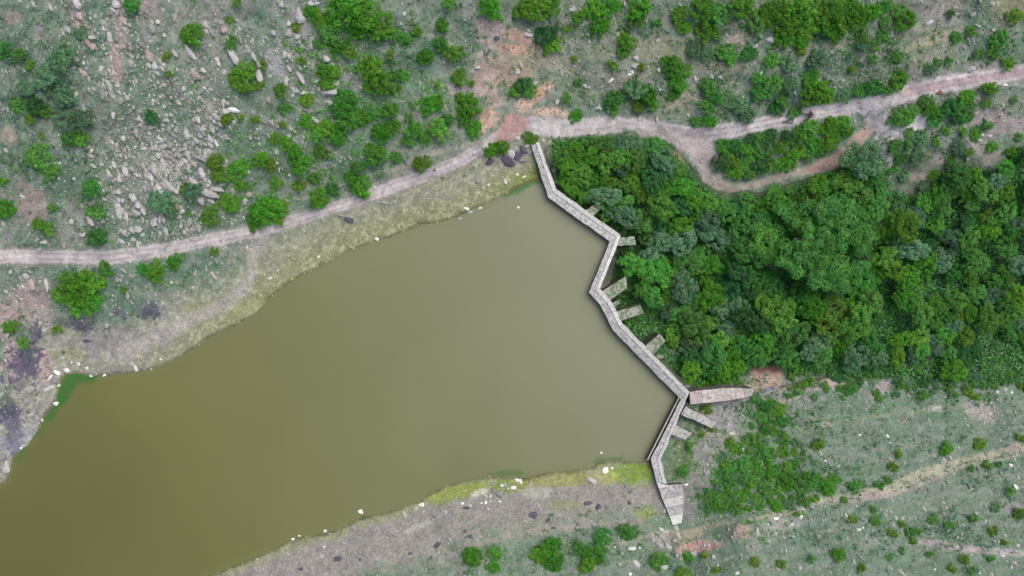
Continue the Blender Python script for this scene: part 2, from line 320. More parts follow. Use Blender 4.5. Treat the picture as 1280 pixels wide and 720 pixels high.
    # below the dam
    blob(890,560,34,40,(146,143,134),0.85,20); blob(905,515,20,24,(158,154,156),0.8); blob(868,600,18,26,(142,138,132),0.8); blob(862,636,9,20,(146,138,138),0.6); blob(850,575,14,24,(112,124,84),0.8)
    blob(958,474,23,15,(178,150,136),0.95,0); blob(962,461,17,5,(118,84,82),0.8); blob(940,482,12,5,(172,160,142),0.8)
    stroke([(985,487),(1030,480),(1060,478)],[12,14,8],(162,150,146),0.8); blob(1045,479,14,6,(180,160,152),0.8); blob(1104,484,16,9,(172,160,160),0.8,-30); blob(1032,530,10,4,(166,160,158),0.7); stroke([(965,525),(975,505),(1000,495)],[3,4,4],(172,164,148),0.8,2,1); blob(1018,498,14,4,(168,170,150),0.6)
    blob(1228,518,22,12,(172,160,156),0.75); blob(1170,512,10,5,(168,170,160),0.7)
    blob(870,684,28,9,(184,158,150),0.9,-6); blob(860,668,20,6,(170,162,138),0.8,-8); blob(832,676,18,9,(166,156,152),0.7,20); blob(928,663,10,10,(194,166,152),0.9)
    blob(975,655,28,8,(168,166,158),0.6); blob(650,205,14,14,(150,148,130),0.6); blob(640,196,24,10,(120,116,116),0.6); blob(624,202,14,8,(146,140,132),0.4)
    blob(690,205,8,34,(112,118,112),0.8,-15)
    stroke([(975,484),(1000,478),(1040,470),(1110,467),(1150,468)],[3,3,3,3,2],(84,70,56),0.9,2,1)
    mix(np.where(ins,1.0,0.0),(120,116,80))
    g=C*(1+(0.05+0.2*G[...,None])*nF[...,None]+0.12*nB[...,None]); return np.clip(g,0.01,0.85),G
TINT,GRIT=paint(U,V)
X,Y=unproj(U,V,Z)
nv,nu=U.shape
idx=np.arange(nu*nv).reshape(nv,nu)
F=np.stack([idx[1:,:-1],idx[1:,1:],idx[:-1,1:],idx[:-1,:-1]],-1).reshape(-1,4)
P=np.stack([X,Y,Z],-1).reshape(-1,3)
g=link('ground',np_mesh('ground',P,F,[M_ground],True,TINT.reshape(-1,3)))
ga_=g.data.attributes.new('grit','FLOAT','POINT'); ga_.data.foreach_set('value',GRIT.astype(np.float32).ravel())
tag(g,'stony grey-green hillsides with tracks around the reservoir','ground',kind='structure')

# water
WU=np.concatenate([np.array([-1300,-1000,-700,-500,-350,-250,-150,-80]),np.arange(-40,880,2.5)]); WV=np.concatenate([np.arange(205,740,2.5),np.array([760,800,860,950,1100,1300,1600,1900,2100])])
u,v=np.meshgrid(WU,WV); uc=(u[1:,1:]+u[:-1,:-1])/2; vc=(v[1:,1:]+v[:-1,:-1])/2
keep=(inside(uc,vc,WPOLY)|(np.minimum(seg_dist(uc,vc,SHORE_N),seg_dist(uc,vc,SHORE_S))<9))&(~inside(uc,vc,DOWN))
idw=np.arange(u.size).reshape(u.shape); Fw=np.stack([idw[1:,:-1],idw[1:,1:],idw[:-1,1:],idw[:-1,:-1]],-1)[keep]
wx,wy=unproj(u,v,0.0)
wc=np.zeros(u.shape+(3,)); wc[:]=lin((110,111,65))
def wmix(m,c): wc[:]=wc*(1-m[...,None])+lin(c)*m[...,None]
wmix(sm(-200,760,u*0.9-v*0.55+fbm(u,v,160,2,seed=21)*40),(128,131,108))  # sky reflection painted into the tint: paler and greyer towards upper right
wmix(0.6*sm(420,0,np.hypot(u-20,v-720)),(84,84,46))  # painted reflection tone continues: lower-left corner of the water darkened
d=np.minimum(seg_dist(u,v,SHORE_N),seg_dist(u,v,SHORE_S)); nn=fbm(u,v,12,3,seed=22)
wmix(sm(9,0,d+3*nn)*0.45,(112,116,74))
def alg(pts,w,s):
    dd=seg_dist(u,v,pts); wmix(s*sm(w,w*0.3,dd+5*nn),(56,104,44))
alg([(112,468),(98,471),(84,482),(76,498)],14,0.85); alg([(76,498),(62,520)],9,0.7); alg([(60,520),(46,542),(20,575)],5,0.45); alg([(676,222),(655,232),(632,243)],7,0.9); alg([(615,592),(650,592)],6,0.5); alg([(748,576),(775,573)],6,0.5)
used=np.unique(Fw); remap=np.full(u.size,-1); remap[used]=np.arange(len(used))
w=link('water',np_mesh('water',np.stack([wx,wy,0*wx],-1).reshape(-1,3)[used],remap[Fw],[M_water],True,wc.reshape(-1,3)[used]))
tag(w,'murky olive reservoir water held behind the zigzag dam','water',kind='structure')

# ------------------------------------------------------------------ the dam
def prism(polys_top, zt, zb, name, m, parent, mside=None, batter=0):
    """top outline in photo pixels at heights zt (scalar or per point), extruded down to zb"""
    n=len(polys_top); zt=[zt]*n if not hasattr(zt,'__len__') else zt
    top=[(*[float(q) for q in unproj(p[0],p[1],z)],z) for p,z in zip(polys_top,zt)]
    bot=[(x,y,zb) for x,y,z in top]
    import bmesh
    bm=bmesh.new(); vt=[bm.verts.new(p) for p in top]; vb=[bm.verts.new(p) for p in bot]
    f=bm.faces.new(vt); f2=bm.faces.new(vb[::-1])
    for i in range(n):
        s=bm.faces.new((vt[i],vb[i],vb[(i+1)%n],vt[(i+1)%n])); s.material_index=1 if mside else 0
    bmesh.ops.recalc_face_normals(bm,faces=bm.faces)
    if not mside:
        pass
    te=[e for e in bm.edges if all(q in vt for q in e.verts)]
    bmesh.ops.bevel(bm,geom=te,offset=0.05,segments=1,affect='EDGES')
    me=bpy.data.meshes.new(name); bm.to_mesh(me); bm.free(); me.materials.append(m)
    if mside: me.materials.append(mside)
    return link(name,me,parent)
def lerp(a,b,t): return (a[0]+(b[0]-a[0])*t,a[1]+(b[1]-a[1])*t)
ZC=1.7
dam=empty('dam',(0,0,0)); tag(dam,'long zigzag masonry dam wall with pale lichen-spotted crest','dam')
rr=random.Random(3)
Lp=[a for a,b in CREST]; Rp=[b for a,b in CREST]
Lp[6]=(851,499.5); Lp[7]=(813.5,574)
def ragged(a,b,n,amp):
    out=[]
    for i in range(1,n):
        t=i/n; q=lerp(a,b,t); out.append((q[0]+rr.uniform(-amp,amp),q[1]+rr.uniform(-amp,amp)))
    return out
for i in range(len(CREST)-1):
    if i==8: continue
    n=max(2,int(math.dist(Lp[i],Lp[i+1])/9))
    a0=lerp(Lp[i],Rp[i],0.60); a1=lerp(Lp[i+1],Rp[i+1],0.60)
    L0=CREST[i][0] if i==6 else Lp[i]; 
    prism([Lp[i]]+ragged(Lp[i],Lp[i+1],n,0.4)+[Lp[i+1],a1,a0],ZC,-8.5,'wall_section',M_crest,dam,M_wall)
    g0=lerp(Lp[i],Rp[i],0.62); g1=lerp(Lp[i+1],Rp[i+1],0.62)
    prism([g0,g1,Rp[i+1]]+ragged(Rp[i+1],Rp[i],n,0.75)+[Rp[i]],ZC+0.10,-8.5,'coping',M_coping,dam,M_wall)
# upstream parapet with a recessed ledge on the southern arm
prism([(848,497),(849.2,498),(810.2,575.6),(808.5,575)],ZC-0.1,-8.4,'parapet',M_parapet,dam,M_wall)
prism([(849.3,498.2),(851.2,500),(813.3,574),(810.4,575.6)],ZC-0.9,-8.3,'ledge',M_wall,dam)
# stepped southern abutment
ST=[((820,602),(834,606)),((823.5,611),(853,605)),((828,624),(854.5,618)),((832.5,635),(855,630)),((836.5,645),(854,642)),((841,657),(852,653.5))]
for i in range(5):
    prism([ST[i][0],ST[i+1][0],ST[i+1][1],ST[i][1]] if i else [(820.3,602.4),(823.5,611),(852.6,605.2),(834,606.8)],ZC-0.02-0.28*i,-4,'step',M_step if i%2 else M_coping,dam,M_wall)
# buttresses
BUT=[([(730,264),(742,256),(752,259),(740,271)],[1.3,0.5,0.5,1.3]),([(774,297),(793,295.5),(795,306),(776.5,307)],[1.5,0.9,0.9,1.5]),
 ([(753,364),(783,345),(784,360),(762,376)],[1.1,-0.8,-0.8,1.1]),([(765,379.5),(773,374.5),(776,378.5),(768,384)],[0.0,-0.8,-0.8,0.0]),
 ([(770.5,389),(801,381),(805,391.5),(776,402)],[1.2,0.1,0.1,1.2]),([(806,433),(824,417),(832,426),(817,443.5)],[1.3,0.6,0.6,1.3]),
 ([(861,510),(896,528),(890,535.5),(855,520)],[1.3,0.8,0.8,1.3]),([(848,533),(865,541.5),(856,550),(841,544)],[1.35,1.0,1.0,1.35])]
for p,z in BUT:
    q=[];zz=[]; p=list(p)
    for a_,b_ in ((0,1),(3,2)):
        ll=math.dist(p[a_],p[b_]); p[a_]=lerp(p[b_],p[a_],(ll+4.5)/ll)
    for i in range(4):
        q.append(p[i]);zz.append(z[i])
        if i!=3:
            for kk in (1,2,3,4): t=lerp(p[i],p[(i+1)%4],kk/5); q.append((t[0]+rr.uniform(-.55,.55),t[1]+rr.uniform(-.55,.55))); zz.append(z[i]+(z[(i+1)%4]-z[i])*kk/5)
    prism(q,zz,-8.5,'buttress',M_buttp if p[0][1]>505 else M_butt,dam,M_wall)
SP=[((862,490),(863,505.5)),((876,488),(878,504)),((892,486.5),(894,502.5)),((907,485),(908,501)),((919,485),(920,499)),((931,485.5),(930,497.5)),((943,486),(940,495))]
spill=[]
for i in range(6):
    z=[1.5,1.2,1.0,0.85,0.75,0.65][i]
    top=[SP[i][0]]+ragged(SP[i][0],SP[i][1],4,0.5)+[SP[i][1]]+ragged(SP[i][1],SP[i+1][1],3,0.35)+[SP[i+1][1]]+ragged(SP[i+1][1],SP[i+1][0],4,0.5)[:0]+[SP[i+1][0]]+ragged(SP[i+1][0],SP[i][0],3,0.35)
    prism(top,z,-6,'spillway_step',M_spill if i%2==0 else M_spill2,dam,M_wall)

# ------------------------------------------------------------------ rocks
import bmesh
def rock_mesh(seed,sub=2,flat=0.6,mt=None):
    bm=bmesh.new(); bmesh.ops.create_icosphere(bm,subdivisions=sub,radius=1)
    r=random.Random(seed); planes=[(Vector((r.gauss(0,1),r.gauss(0,1),r.gauss(0,1)*0.7)).normalized(),r.uniform(0.45,0.85)) for _ in range(9)]
    for vv in bm.verts:
        p=vv.co.copy()
        for n,dd in planes:
            k=p.dot(n)
            if k>dd: p-=n*(k-dd)
        p*=1+r.uniform(-0.05,0.05); p.z*=flat; vv.co=p
    me=bpy.data.meshes.new('rock'); bm.to_mesh(me); bm.free()
    me.materials.append(mt or M_stone_grey); return me
RM=[rock_mesh(i,2,0.45+0.08*(i%4)) for i in range(8)]
THINGS=[]   # (object, size word, tone word, noun, u, v)
def put_rock(u,v,r,asp=1.3,ang=None,m=M_stone_pale,word='pale',noun='boulder',zw=False):
    o=bpy.data.objects.new(noun,RM[rnd.randrange(8)]); COL.objects.link(o)
    x,y,z=place(u,v,0.1); 
    if inside(np.array([u*1.0]),np.array([v*1.0]),WPOLY)[0]: z=0.0; x,y=unproj(u,v,0.1)
    rm=r/S; o.location=(float(x),float(y),float(z)+rm*0.02); o.scale=(rm*asp,rm/asp**0.5,rm*rnd.uniform(0.6,0.9))
    o.rotation_euler=(rnd.uniform(-.2,.2),rnd.uniform(-.2,.2),R_(-ang if ang is not None else rnd.uniform(0,360)))
    o.material_slots[0].link='OBJECT'; o.material_slots[0].material=m
    o['category']='rock'; THINGS.append((o,'large' if r>6.5 else 'medium-sized' if r>4 else 'small',word,noun,u,v)); return o
P_,G_,K_,W_,D_=(M_stone_pale,'pale'),(M_stone_grey,'grey'),(M_stone_pink,'pinkish'),(M_stone_white,'white'),(M_stone_dark,'black')
ROCKS=[ # u,v,r,aspect,angle,material
(375,20,9,1.5,70,P_),(361,41,6,1.3,80,P_),(361,29,4.5,1.2,60,P_),(393,3,6,1.4,0,P_),(409,14,7,1.3,60,P_),(352,5,5,1.2,90,P_),(340,40,5,1.4,60,P_),(371,45,5,1.3,45,P_),(388,58,3.5,1.3,80,G_),
(408,73,5.5,1.3,40,P_),(400,86,4,1.2,0,P_),(396,100,4.5,1.1,0,P_),(376,97,6,1.5,60,P_),(369,113,5,1.3,45,P_),(379,116,5,1.2,20,P_),(412,115,10,1.2,0,P_),(420,105,6,1.3,60,P_),(412,128,5,1.3,30,P_),(324,93,7,2,80,P_),(323,80,4,1.5,70,G_),(335,124,5,1.5,70,G_),(396,126,4,1.3,60,G_),(386,138,5,1.5,30,G_),(393,148,6,1.3,45,P_),(400,153,5,1.2,80,P_),(379,135,4,1.6,30,G_),
(272,28,6,1.4,30,G_),(280,37,6,1.2,60,K_),(285,50,6,1.3,70,P_),(289,66,8,2.2,62,P_),(296,25,3,1.4,60,P_),(263,37,5,2,60,G_),(255,59,4,1.2,60,G_),(257,74,4,1.4,60,G_),(238,65,6,2.3,55,P_),(218,66,4.5,1.4,50,P_),(271,76,5,2,70,P_),(242,93,7,1.6,40,K_),(254,87,4,1.4,60,P_),(280,90,4,1,0,P_),(255,109,2.5,1,0,W_),(310,62,5,1.4,70,G_),(317,70,5,1.6,60,P_),
(180,40,6,2,80,G_),(186,68,7,1.8,75,K_),(193,82,5,1.5,70,P_),(175,55,5,1.3,60,G_),(165,44,3,1,0,P_),(148,82,9,1.6,82,K_),(148,96,6,1.4,80,K_),(100,35,7,1.8,55,K_),(97,18,6,1.6,60,K_),(108,50,6,1.7,60,K_),(114,56,5,1.5,70,K_),(95,3,6,1.5,60,P_),(145,5,6,1.3,60,P_),(153,25,5,1.4,60,K_),(137,47,5,1.5,80,P_),(152,57,5,1.3,0,K_),(135,105,6,2.3,70,P_),(139,116,5,2,70,P_),(105,92,4,1.5,40,K_),
(280,138,5,1.8,60,P_),(290,137,7,1.8,20,W_),(268,145,6,1.7,45,P_),(275,154,5,1.3,60,P_),(265,159,6,1.4,70,P_),(252,160,5,1.3,60,P_),(250,168,5,1.5,60,P_),(246,148,5,1.6,70,P_),(262,172,6,1.5,60,P_),(270,178,5,1.4,60,W_),(233,166,6,2,80,P_),(208,150,4,1.4,30,P_),(203,156,3,1.2,0,P_),(199,163,4,1.2,0,P_),(187,160,4,1.3,0,P_),(202,175,5,1.3,0,P_),(218,152,3,1,0,P_),(173,149,4,1.4,20,P_),(185,172,4,1.3,0,G_),(245,175,5,1.5,45,P_),
(179,185,4.5,1,0,P_),(203,183,4,1,0,P_),(260,190,6,1.3,30,P_),(249,197,7,1.6,20,G_),(229,186,4,1.2,0,P_),(168,184,3,1,0,P_),(144,196,4,1.2,80,G_),(157,212,7,1.3,80,P_),(158,223,5,1.2,80,G_),(142,206,4,1.4,80,P_),(149,222,5,1.9,80,P_),(173,195,5,2,80,G_),(191,208,7,2,78,P_),(186,220,6,1.4,60,P_),(203,200,6,1.9,70,P_),(221,192,5,1.6,60,G_),(225,202,5,1.4,60,P_),(236,213,4,1.6,40,P_),(252,215,6,1.6,70,P_),(241,226,6,1.6,45,P_),(212,232,7,1.8,50,P_),(218,238,5,1.3,30,P_),(199,235,6,1.7,60,P_),(148,240,5,1.3,30,P_),(146,250,5,1.2,0,P_),(148,262,8,1.7,80,P_),(156,270,6,1.8,75,P_),(165,245,6,1.6,60,P_),(172,255,6,1.6,60,P_),(170,265,7,1.4,40,P_),(180,235,5,1.5,80,G_),(178,262,5,1.6,60,P_),(155,290,6,1.6,60,P_),(163,287,5,1.5,60,P_),(172,286,6,1.3,45,P_),(195,275,7,1.7,-50,P_),(218,258,6,1.5,40,K_),(226,262,6,1.4,30,P_),(222,270,5,1.3,20,K_),(128,275,5,1.5,60,G_),(103,293,4,1.2,0,P_),(165,300,5,1.3,20,P_),(150,302,5,1.4,30,P_),(158,310,3,1,0,P_),
(258,240,10,1.7,20,P_),(250,248,7,1.4,60,P_),(270,236,7,1.5,10,P_),(276,230,5,1.3,0,P_),(262,250,5,1.5,40,P_),(265,218,6,1.6,60,G_),(311,243,5,1.2,0,K_),(306,250,4,1.2,30,P_),
(73,204,4,1.1,0,P_),(115,188,3,1,0,W_),(62,223,2.2,1,0,W_),(45,300,4,1.3,0,P_),(54,303,4,1.2,0,P_),(50,311,4,1,0,P_),(32,345,5,1.4,0,P_),(12,340,4,1.2,0,P_),(40,355,7,1.3,70,K_),(30,335,3,1,0,G_),(150,350,3,1.2,0,P_),(165,345,4,1.3,0,G_),(28,358,4,1,0,P_),
(214,353,2.5,1,0,W_),(337,348,3.5,1.1,0,W_),(347,338,2,1,0,W_),(398,321,2.6,1,0,W_),(471,299,3.5,1.1,30,W_),(583,261,4,1.3,20,W_),(600,260,3,1.2,0,W_),(588,265,3,1.4,0,P_),(575,273,2.5,1.2,0,P_),(436,275,5.5,1.3,20,D_),(426,269,4,1.1,0,G_),(481,253,4,1.2,0,G_),(543,213,2,1,0,D_),(597,226,4,1.1,0,G_),(559,247,4,1.2,0,G_),(604,235,2.5,1,0,P_),(611,231,2.5,1.5,80,W_),(632,227,3.8,1.6,70,W_),(647,218,2.6,1.3,20,W_),(655,221,2.6,1.4,-40,W_),(598,240,2,1,0,W_),(648,259,2.4,1.2,0,W_),
(612,202,6,1.1,0,D_),(640,192,6,1.2,0,P_),(632,200,8,1.1,40,D_),(640,205,6,1.2,0,D_),(648,195,7,1.3,70,D_),(655,187,6,1.4,50,D_),(660,181,5,1.2,0,W_),(636,189,4,1,0,P_),(648,173,4,1.2,30,P_),(653,200,5,1.2,0,G_),(693,212,4,1.2,0,P_),(695,227,4,1.1,0,P_),(679,175,3,1,0,P_),
(715,10,5,1.3,20,P_),(660,43,5,1.3,10,P_),(647,89,5,1.2,-20,P_),(790,90,4,1,0,W_),(795,62,4,1.1,0,P_),(795,72,4,1.1,0,P_),(794,82,5,1.3,0,P_),(764,100,4,1.4,-30,W_),(787,93,3,1,0,W_),(731,107,3.5,1.2,70,P_),(822,50,2.5,1,0,P_),(869,98,3,1.2,80,P_),(885,37,4,1.8,80,P_),(747,135,4.5,1.2,30,P_),(808,137,3.5,1.2,0,P_),(832,119,3,1.2,20,P_),(825,112,2,1,0,W_),(757,18,4,1.3,0,G_),(945,58,4,1.5,-40,P_),(951,92,3.5,1.6,-60,W_),(952,45,4,1.3,80,G_),(964,49,6,1.3,0,P_),(919,46,3,1.4,0,P_),(901,115,2.5,1,0,W_),(667,106,5,1.5,-40,P_),(618,35,4,1,0,P_),(621,47,4,1,0,D_),(598,84,4,1.2,0,P_),(752,108,3,1.2,0,G_),
(1214,86,5.5,1.4,-15,P_),(1213,94,3,1.5,-10,P_),(1162,28,5,1.2,-30,P_),(1241,4,4,1.3,50,P_),(1217,18,4,1.2,0,G_),(1242,37,3,1,0,P_),(1173,116,4.4,1.7,10,(M_stone_rust,'rust-brown')),(1257,106,3,1.4,0,W_),(1270,105,2.5,1.3,0,P_),(1170,137,2.5,1.2,0,W_),(1228,168,3,1.2,0,W_),(1237,170,3,1.2,0,P_),(1225,175,3,1,0,P_),(1277,152,4,1.2,0,K_),(1252,143,3,1.2,0,P_),
(100,450,2.5,1.2,0,P_),(84,463,5,1.3,30,W_),(98,455,4,1.1,0,W_),(89,453,2.4,1,0,W_),(108,460,3,1.2,0,W_),(113,470,2.6,1.4,30,W_),(130,469,3,1.1,0,W_),(70,504,4.5,1.1,0,W_),(71,466,5,1.2,30,W_),(62,472,5,1.4,-50,W_),(58,455,5,1.5,60,K_),(55,440,5,1.2,0,K_),(64,484,4,1.2,0,P_),(58,487,4,1.1,0,P_),(55,470,4,1.5,-30,K_),(73,482,3,1.1,0,W_),(40,486,3,1.5,40,P_),(78,447,3,1.1,0,P_),(79,440,3,1,0,D_),(201,449,2.8,1,0,W_),(170,460,4.5,1.8,70,W_),(165,455,4,1.5,70,P_),(26,560,3,1,0,W_),(52,525,3,1.4,70,W_),(8,585,7,1.5,80,P_),(4,572,7,1.3,60,G_),(56,412,6,1.4,80,P_),
(32,452,9,1.5,80,D_),(40,462,8,1.3,70,D_),(24,440,6,1.4,70,D_),(48,416,5,1.8,80,D_),(12,512,7,1.3,40,D_),(102,407,6,1.1,40,D_),(92,404,4,1.2,0,D_),(185,388,5,1.3,30,D_),(180,396,4,1.2,0,D_),(108,426,4,1.2,0,D_),(146,390,3,1,0,D_),(155,396,4,1.1,0,D_),
(451,640,4.8,1.3,30,W_),(406,664,3.6,1,0,W_),(366,674,3,1.2,0,W_),(374,670,2,1,0,W_),(405,684,2.4,1,0,W_),(527,631,4.5,1.3,-10,W_),(520,636,3,1,0,P_),(529,640,2.4,1,0,P_),(471,661,3,1,0,P_),(442,660,5,1.1,0,G_),(496,664,2.4,1,0,P_),(422,699,6.5,1.1,0,D_),(450,700,3.5,1,70,D_),(376,711,4,1.2,0,D_),(547,681,6.5,1.1,-40,D_),(513,692,3.5,1,0,D_),(581,665,4,1.2,-60,D_),(588,671,5,1.1,0,D_),(539,696,2,1,0,D_),(578,629,3,1.1,0,W_),(588,632,2.5,1,0,W_),(583,635,4.5,1.3,0,D_),(624,617,6,1.2,0,G_),(617,613,4,1,0,G_),(628,607,3.2,1.2,0,W_),(642,610,4.6,1.1,0,W_),(646,600,3.4,1,0,W_),(650,602,4.6,1.2,70,W_),(607,628,3,1.2,-50,W_),(613,627,2,1,0,W_),(613,620,2.4,1,0,W_),(608,620,2,1,0,W_),(625,627,2.4,1.2,60,W_),(610,636,2.2,1,0,W_),(635,611,2,1,0,W_),(556,640,4,1.2,0,P_),(602,629,2,1,0,W_),(667,643,8,1.05,0,D_),(685,651,4.5,1.1,0,D_),(693,660,3.5,1,0,D_),(735,629,6,1.3,-10,D_),(748,634,6,1,-40,D_),(787,629,4.5,1.1,0,D_),(775,657,2,1,0,D_),(663,670,2,1,0,D_),(757,588,7.8,1.05,0,W_),(765,585,3,1,0,W_),(752,566,2.4,1,0,W_),(740,601,5,1.4,30,P_),(790,686,5,1.5,0,W_),(825,682,5.5,1.3,20,P_),(836,684,5,1.3,50,P_),(796,705,5,1.1,70,P_),(831,708,5.5,1.2,0,P_),(867,693,5,1.1,0,P_),(788,718,3.5,1,0,W_),(769,684,2.5,1,0,W_),(800,685,2.5,1,70,W_),(845,661,5,1.2,70,P_),(848,670,4,1.4,80,P_),(826,662,4,1.7,30,P_),(833,665,3,1,0,P_),(825,671,4,1.5,-10,P_),(846,694,3,1.2,50,W_),(884,682,4,1.3,0,W_),(775,706,2.2,1,0,W_),(922,717,3.5,1,0,W_),(893,677,2.5,1,0,P_),
(915,542,4.2,1.1,0,(M_parapet,'yellowish')),(846,545,6,1.3,30,P_),(840,441,6,1.3,20,P_),(833,438,5,1.2,0,P_),(826,446,5,1.2,0,P_),(836,449,4,1.2,-30,P_),(789,226,4,1.4,20,W_),(794,229,3,1,0,K_),(862,430,3,1,0,W_),(954,531,2,1,0,W_),(971,484.5,2.8,2,-8,W_),(953,490.5,1.8,1,0,W_),(1009,481,2.5,1,80,W_),
(906,513,3.5,2.6,-55,G_),(916,520,3.5,2.4,-50,P_),(903,522,3,2,-50,G_),(922,512,3,2,-60,G_),(909,532,3,1.8,-40,P_),(880,560,4,1.4,-50,G_),(888,572,4,1.3,-30,G_),(884,590,4,1.4,-50,G_),(875,600,4,1.5,-40,G_),(858,606,2.5,1.5,-10,W_),(1110,545,3.2,1.2,60,W_),(1113,554,2,1.2,30,W_),(1126,563,2,1,0,W_),(1049,583,2.2,1.4,0,W_),(1032,576,2,1,0,W_),(1168,569,2,1,0,P_),(1264,582,3.4,1.3,50,W_),(1271,610,4.4,1.6,60,W_),(1265,491,3.6,1.1,0,W_),(1247,490,3,1,0,W_),(1257,487,2.5,1,0,W_),(1239,504,2.3,1,0,W_),(1227,504,2.3,1,0,W_),(1244,677,2.6,1,0,W_),(1254,695,2.4,1.1,0,W_),(1169,712,2,1,0,W_),(1168,670,2.4,1.2,0,P_),(1075,662,2.5,1.2,0,W_),(1079,660,2,1,0,W_),(970,648,4,1.4,0,W_),(1001,647,4,1.2,-40,W_),(991,655,3,1.1,0,W_),(992,671,3,1.2,0,W_),(986,669,3,1.2,0,P_),(960,655,2.5,1,0,W_),(1127,652,2.5,1,0,P_),(1114,640,2.2,1,0,P_),(1075,544,2,1,0,W_),(1225,717,2.4,1,0,W_),(1172,510,4,1.4,0,P_),(1165,512,3,1,0,P_),(1209,515,3,1.2,0,P_),(1222,515,3.4,1.2,0,P_),(1273,682,3,1.2,0,P_)]
for q in ROCKS:
    n='boulder' if q[2]>4 else 'rock'
    put_rock(q[0],q[1],q[2]*(0.82 if q[5][1]=='white' else 0.78 if (q[5][1]=='black' and q[1]>600) else 1.0),q[3],q[4],q[5][0],q[5][1],n)
N_ROCK=len(ROCKS); print('rocks',N_ROCK)

# small stones, one mass
def ico():
    bm=bmesh.new(); bmesh.ops.create_icosphere(bm,subdivisions=1,radius=1)
    vs=np.array([q.co[:] for q in bm.verts]); fs=np.array([[x.index for x in f.verts] for f in bm.faces]); bm.free(); return vs,fs
IV,IF=ico()
def scree(name,pts,rad,cols,elong,ang):
    n=len(pts); x,y,z=place(pts[:,0],pts[:,1],0.0)
    q=IV[None]*(1+rng.uniform(-.22,.22,(n,len(IV),1)))
    r=(rad/S)[:,None]; px=q[...,0]*r*elong[:,None]; py=q[...,1]*r/np.sqrt(elong)[:,None]; pz=q[...,2]*r*0.55
    a=-ang[:,None]; vx=px*np.cos(a)-py*np.sin(a); vy=px*np.sin(a)+py*np.cos(a)
    W=np.stack([vx+x[:,None],vy+y[:,None],pz+z[:,None]+r*0.1],-1).reshape(-1,3)
    Fa=(IF[None]+(np.arange(n)*len(IV))[:,None,None]).reshape(-1,3)
    return link(name,np_mesh(name,W,Fa,[M_scree],False,np.repeat(cols,len(IV),0)))
n=120000; c=np.stack([rng.uniform(-30,1310,n),rng.uniform(-30,750,n)],1); c=c.copy(); c[:4200]=np.stack([rng.normal(205,45,4200),rng.normal(212,55,4200)],1); c[4200:5300]=np.stack([rng.normal(130,34,1100),rng.normal(60,50,1100)],1); c[5300:6000]=np.stack([rng.normal(375,25,700),rng.normal(90,50,700)],1); c[6000:7000]=np.stack([rng.normal(290,50,1000),rng.normal(80,60,1000)],1); cu,cv=c[:,0],c[:,1]
dn=seg_dist(cu,cv,SHORE_N); ds=seg_dist(cu,cv,SHORE_S); ins=inside(cu,cv,WPOLY); dwn=inside(cu,cv,DOWN)
cl=fbm(cu,cv,26,3,seed=31); cl2=fbm(cu+cv*0.4,cv*0.35,10,3,seed=8,g=0.7)
p=0.07+0*cu
slope=(~dwn)&(dn>70)&(cu<470); p=np.where(slope,0.16+0.55*np.exp(-(((cu-215)/85)**2+((cv-190)/110)**2))+0.4*np.exp(-(((cu-130)/50)**2+((cv-50)/60)**2))+0.35*np.exp(-(((cu-375)/40)**2+((cv-80)/80)**2)),p)
p=np.where((dn<70)&(~dwn)&(~ins),0.38+0.4*(dn<28),p); p=np.where((ds<75)&(~dwn)&(~ins),0.42,p)
p=np.where((cu<75)&(cv>350)&(~ins),0.7,p)
p=np.where(dwn&(cv>480),0.17,p); p=np.where(dwn&(cv<170),0.18,p)
p=np.where(((cu-865)**2/34**2+(cv-683)**2/12**2)<1,1.0,p); p=np.where(((cu-958)**2/26**2+(cv-475)**2/16**2)<1,0.8,p)
p=np.where(((cu-895)**2/34**2+(cv-560)**2/55**2)<1,0.5,p); p=np.where(((cu-690)**2/10**2+(cv-205)**2/36**2)<1,0.8,p)
p=np.where(((cu-1228)**2/24**2+(cv-518)**2/14**2)<1,0.6,p); p=np.where(((cu-1060-0*cu)**2/120**2+(cv-655)**2/25**2)<1,0.3,p)
FORE=[(700,180),(835,178),(870,225),(950,245),(1040,220),(1060,190),(1105,200),(1400,200),(1400,470),(985,465),(930,470),(870,480),(790,380),(785,300),(700,235)]
infor=inside(cu,cv,FORE); p=np.where(infor,0.0,p)
p=p*0.66*np.clip(0.9+1.6*cl+1.0*cl2,0.03,2)
MAIN=[(-60,328),(0,322),(75,321),(140,322),(200,313),(250,303),(320,289),(395,267),(445,251),(532,219),(570,203),(607,183),(640,160),(700,160),(765,156),(815,161),(865,169),(915,163),(1010,143),(1085,130),(1135,116),(1185,104),(1280,89),(1400,66)]
dmn=seg_dist(cu,cv,MAIN); p=np.where(dmn<8,p*0.3,p)
DAMB=inside(cu,cv,[*Lp,(847,654),(856,640),(855,604),*Rp[::-1][1:]]); p=np.where(DAMB,0,p)
sel=(rng.random(n)<p)&(~ins); c=c[sel]; cu,cv=c[:,0],c[:,1]; k=len(c); print('scree',k)
rad=rng.gamma(2.0,0.36,k)+0.4; rad=np.where((np.nonzero(sel)[0]<7000),rad*1.35,rad); rad=np.where((seg_dist(cu,cv,SHORE_N)<60)|(seg_dist(cu,cv,SHORE_S)<70),rad*0.62,rad)*np.where(dmn[sel]<8,.6,1)
pal=np.array([(166,166,156),(154,154,146),(142,142,136),(166,156,148),(178,178,168),(124,128,120)]); cols=lin(pal[rng.integers(0,6,k)])*rng.uniform(0.85,1.25,(k,1))
nearn=(seg_dist(cu,cv,SHORE_N)<30)&(cu>90); cols=np.where(nearn[:,None],lin((176,175,138))*rng.uniform(0.6,1.05,(k,1)),cols)
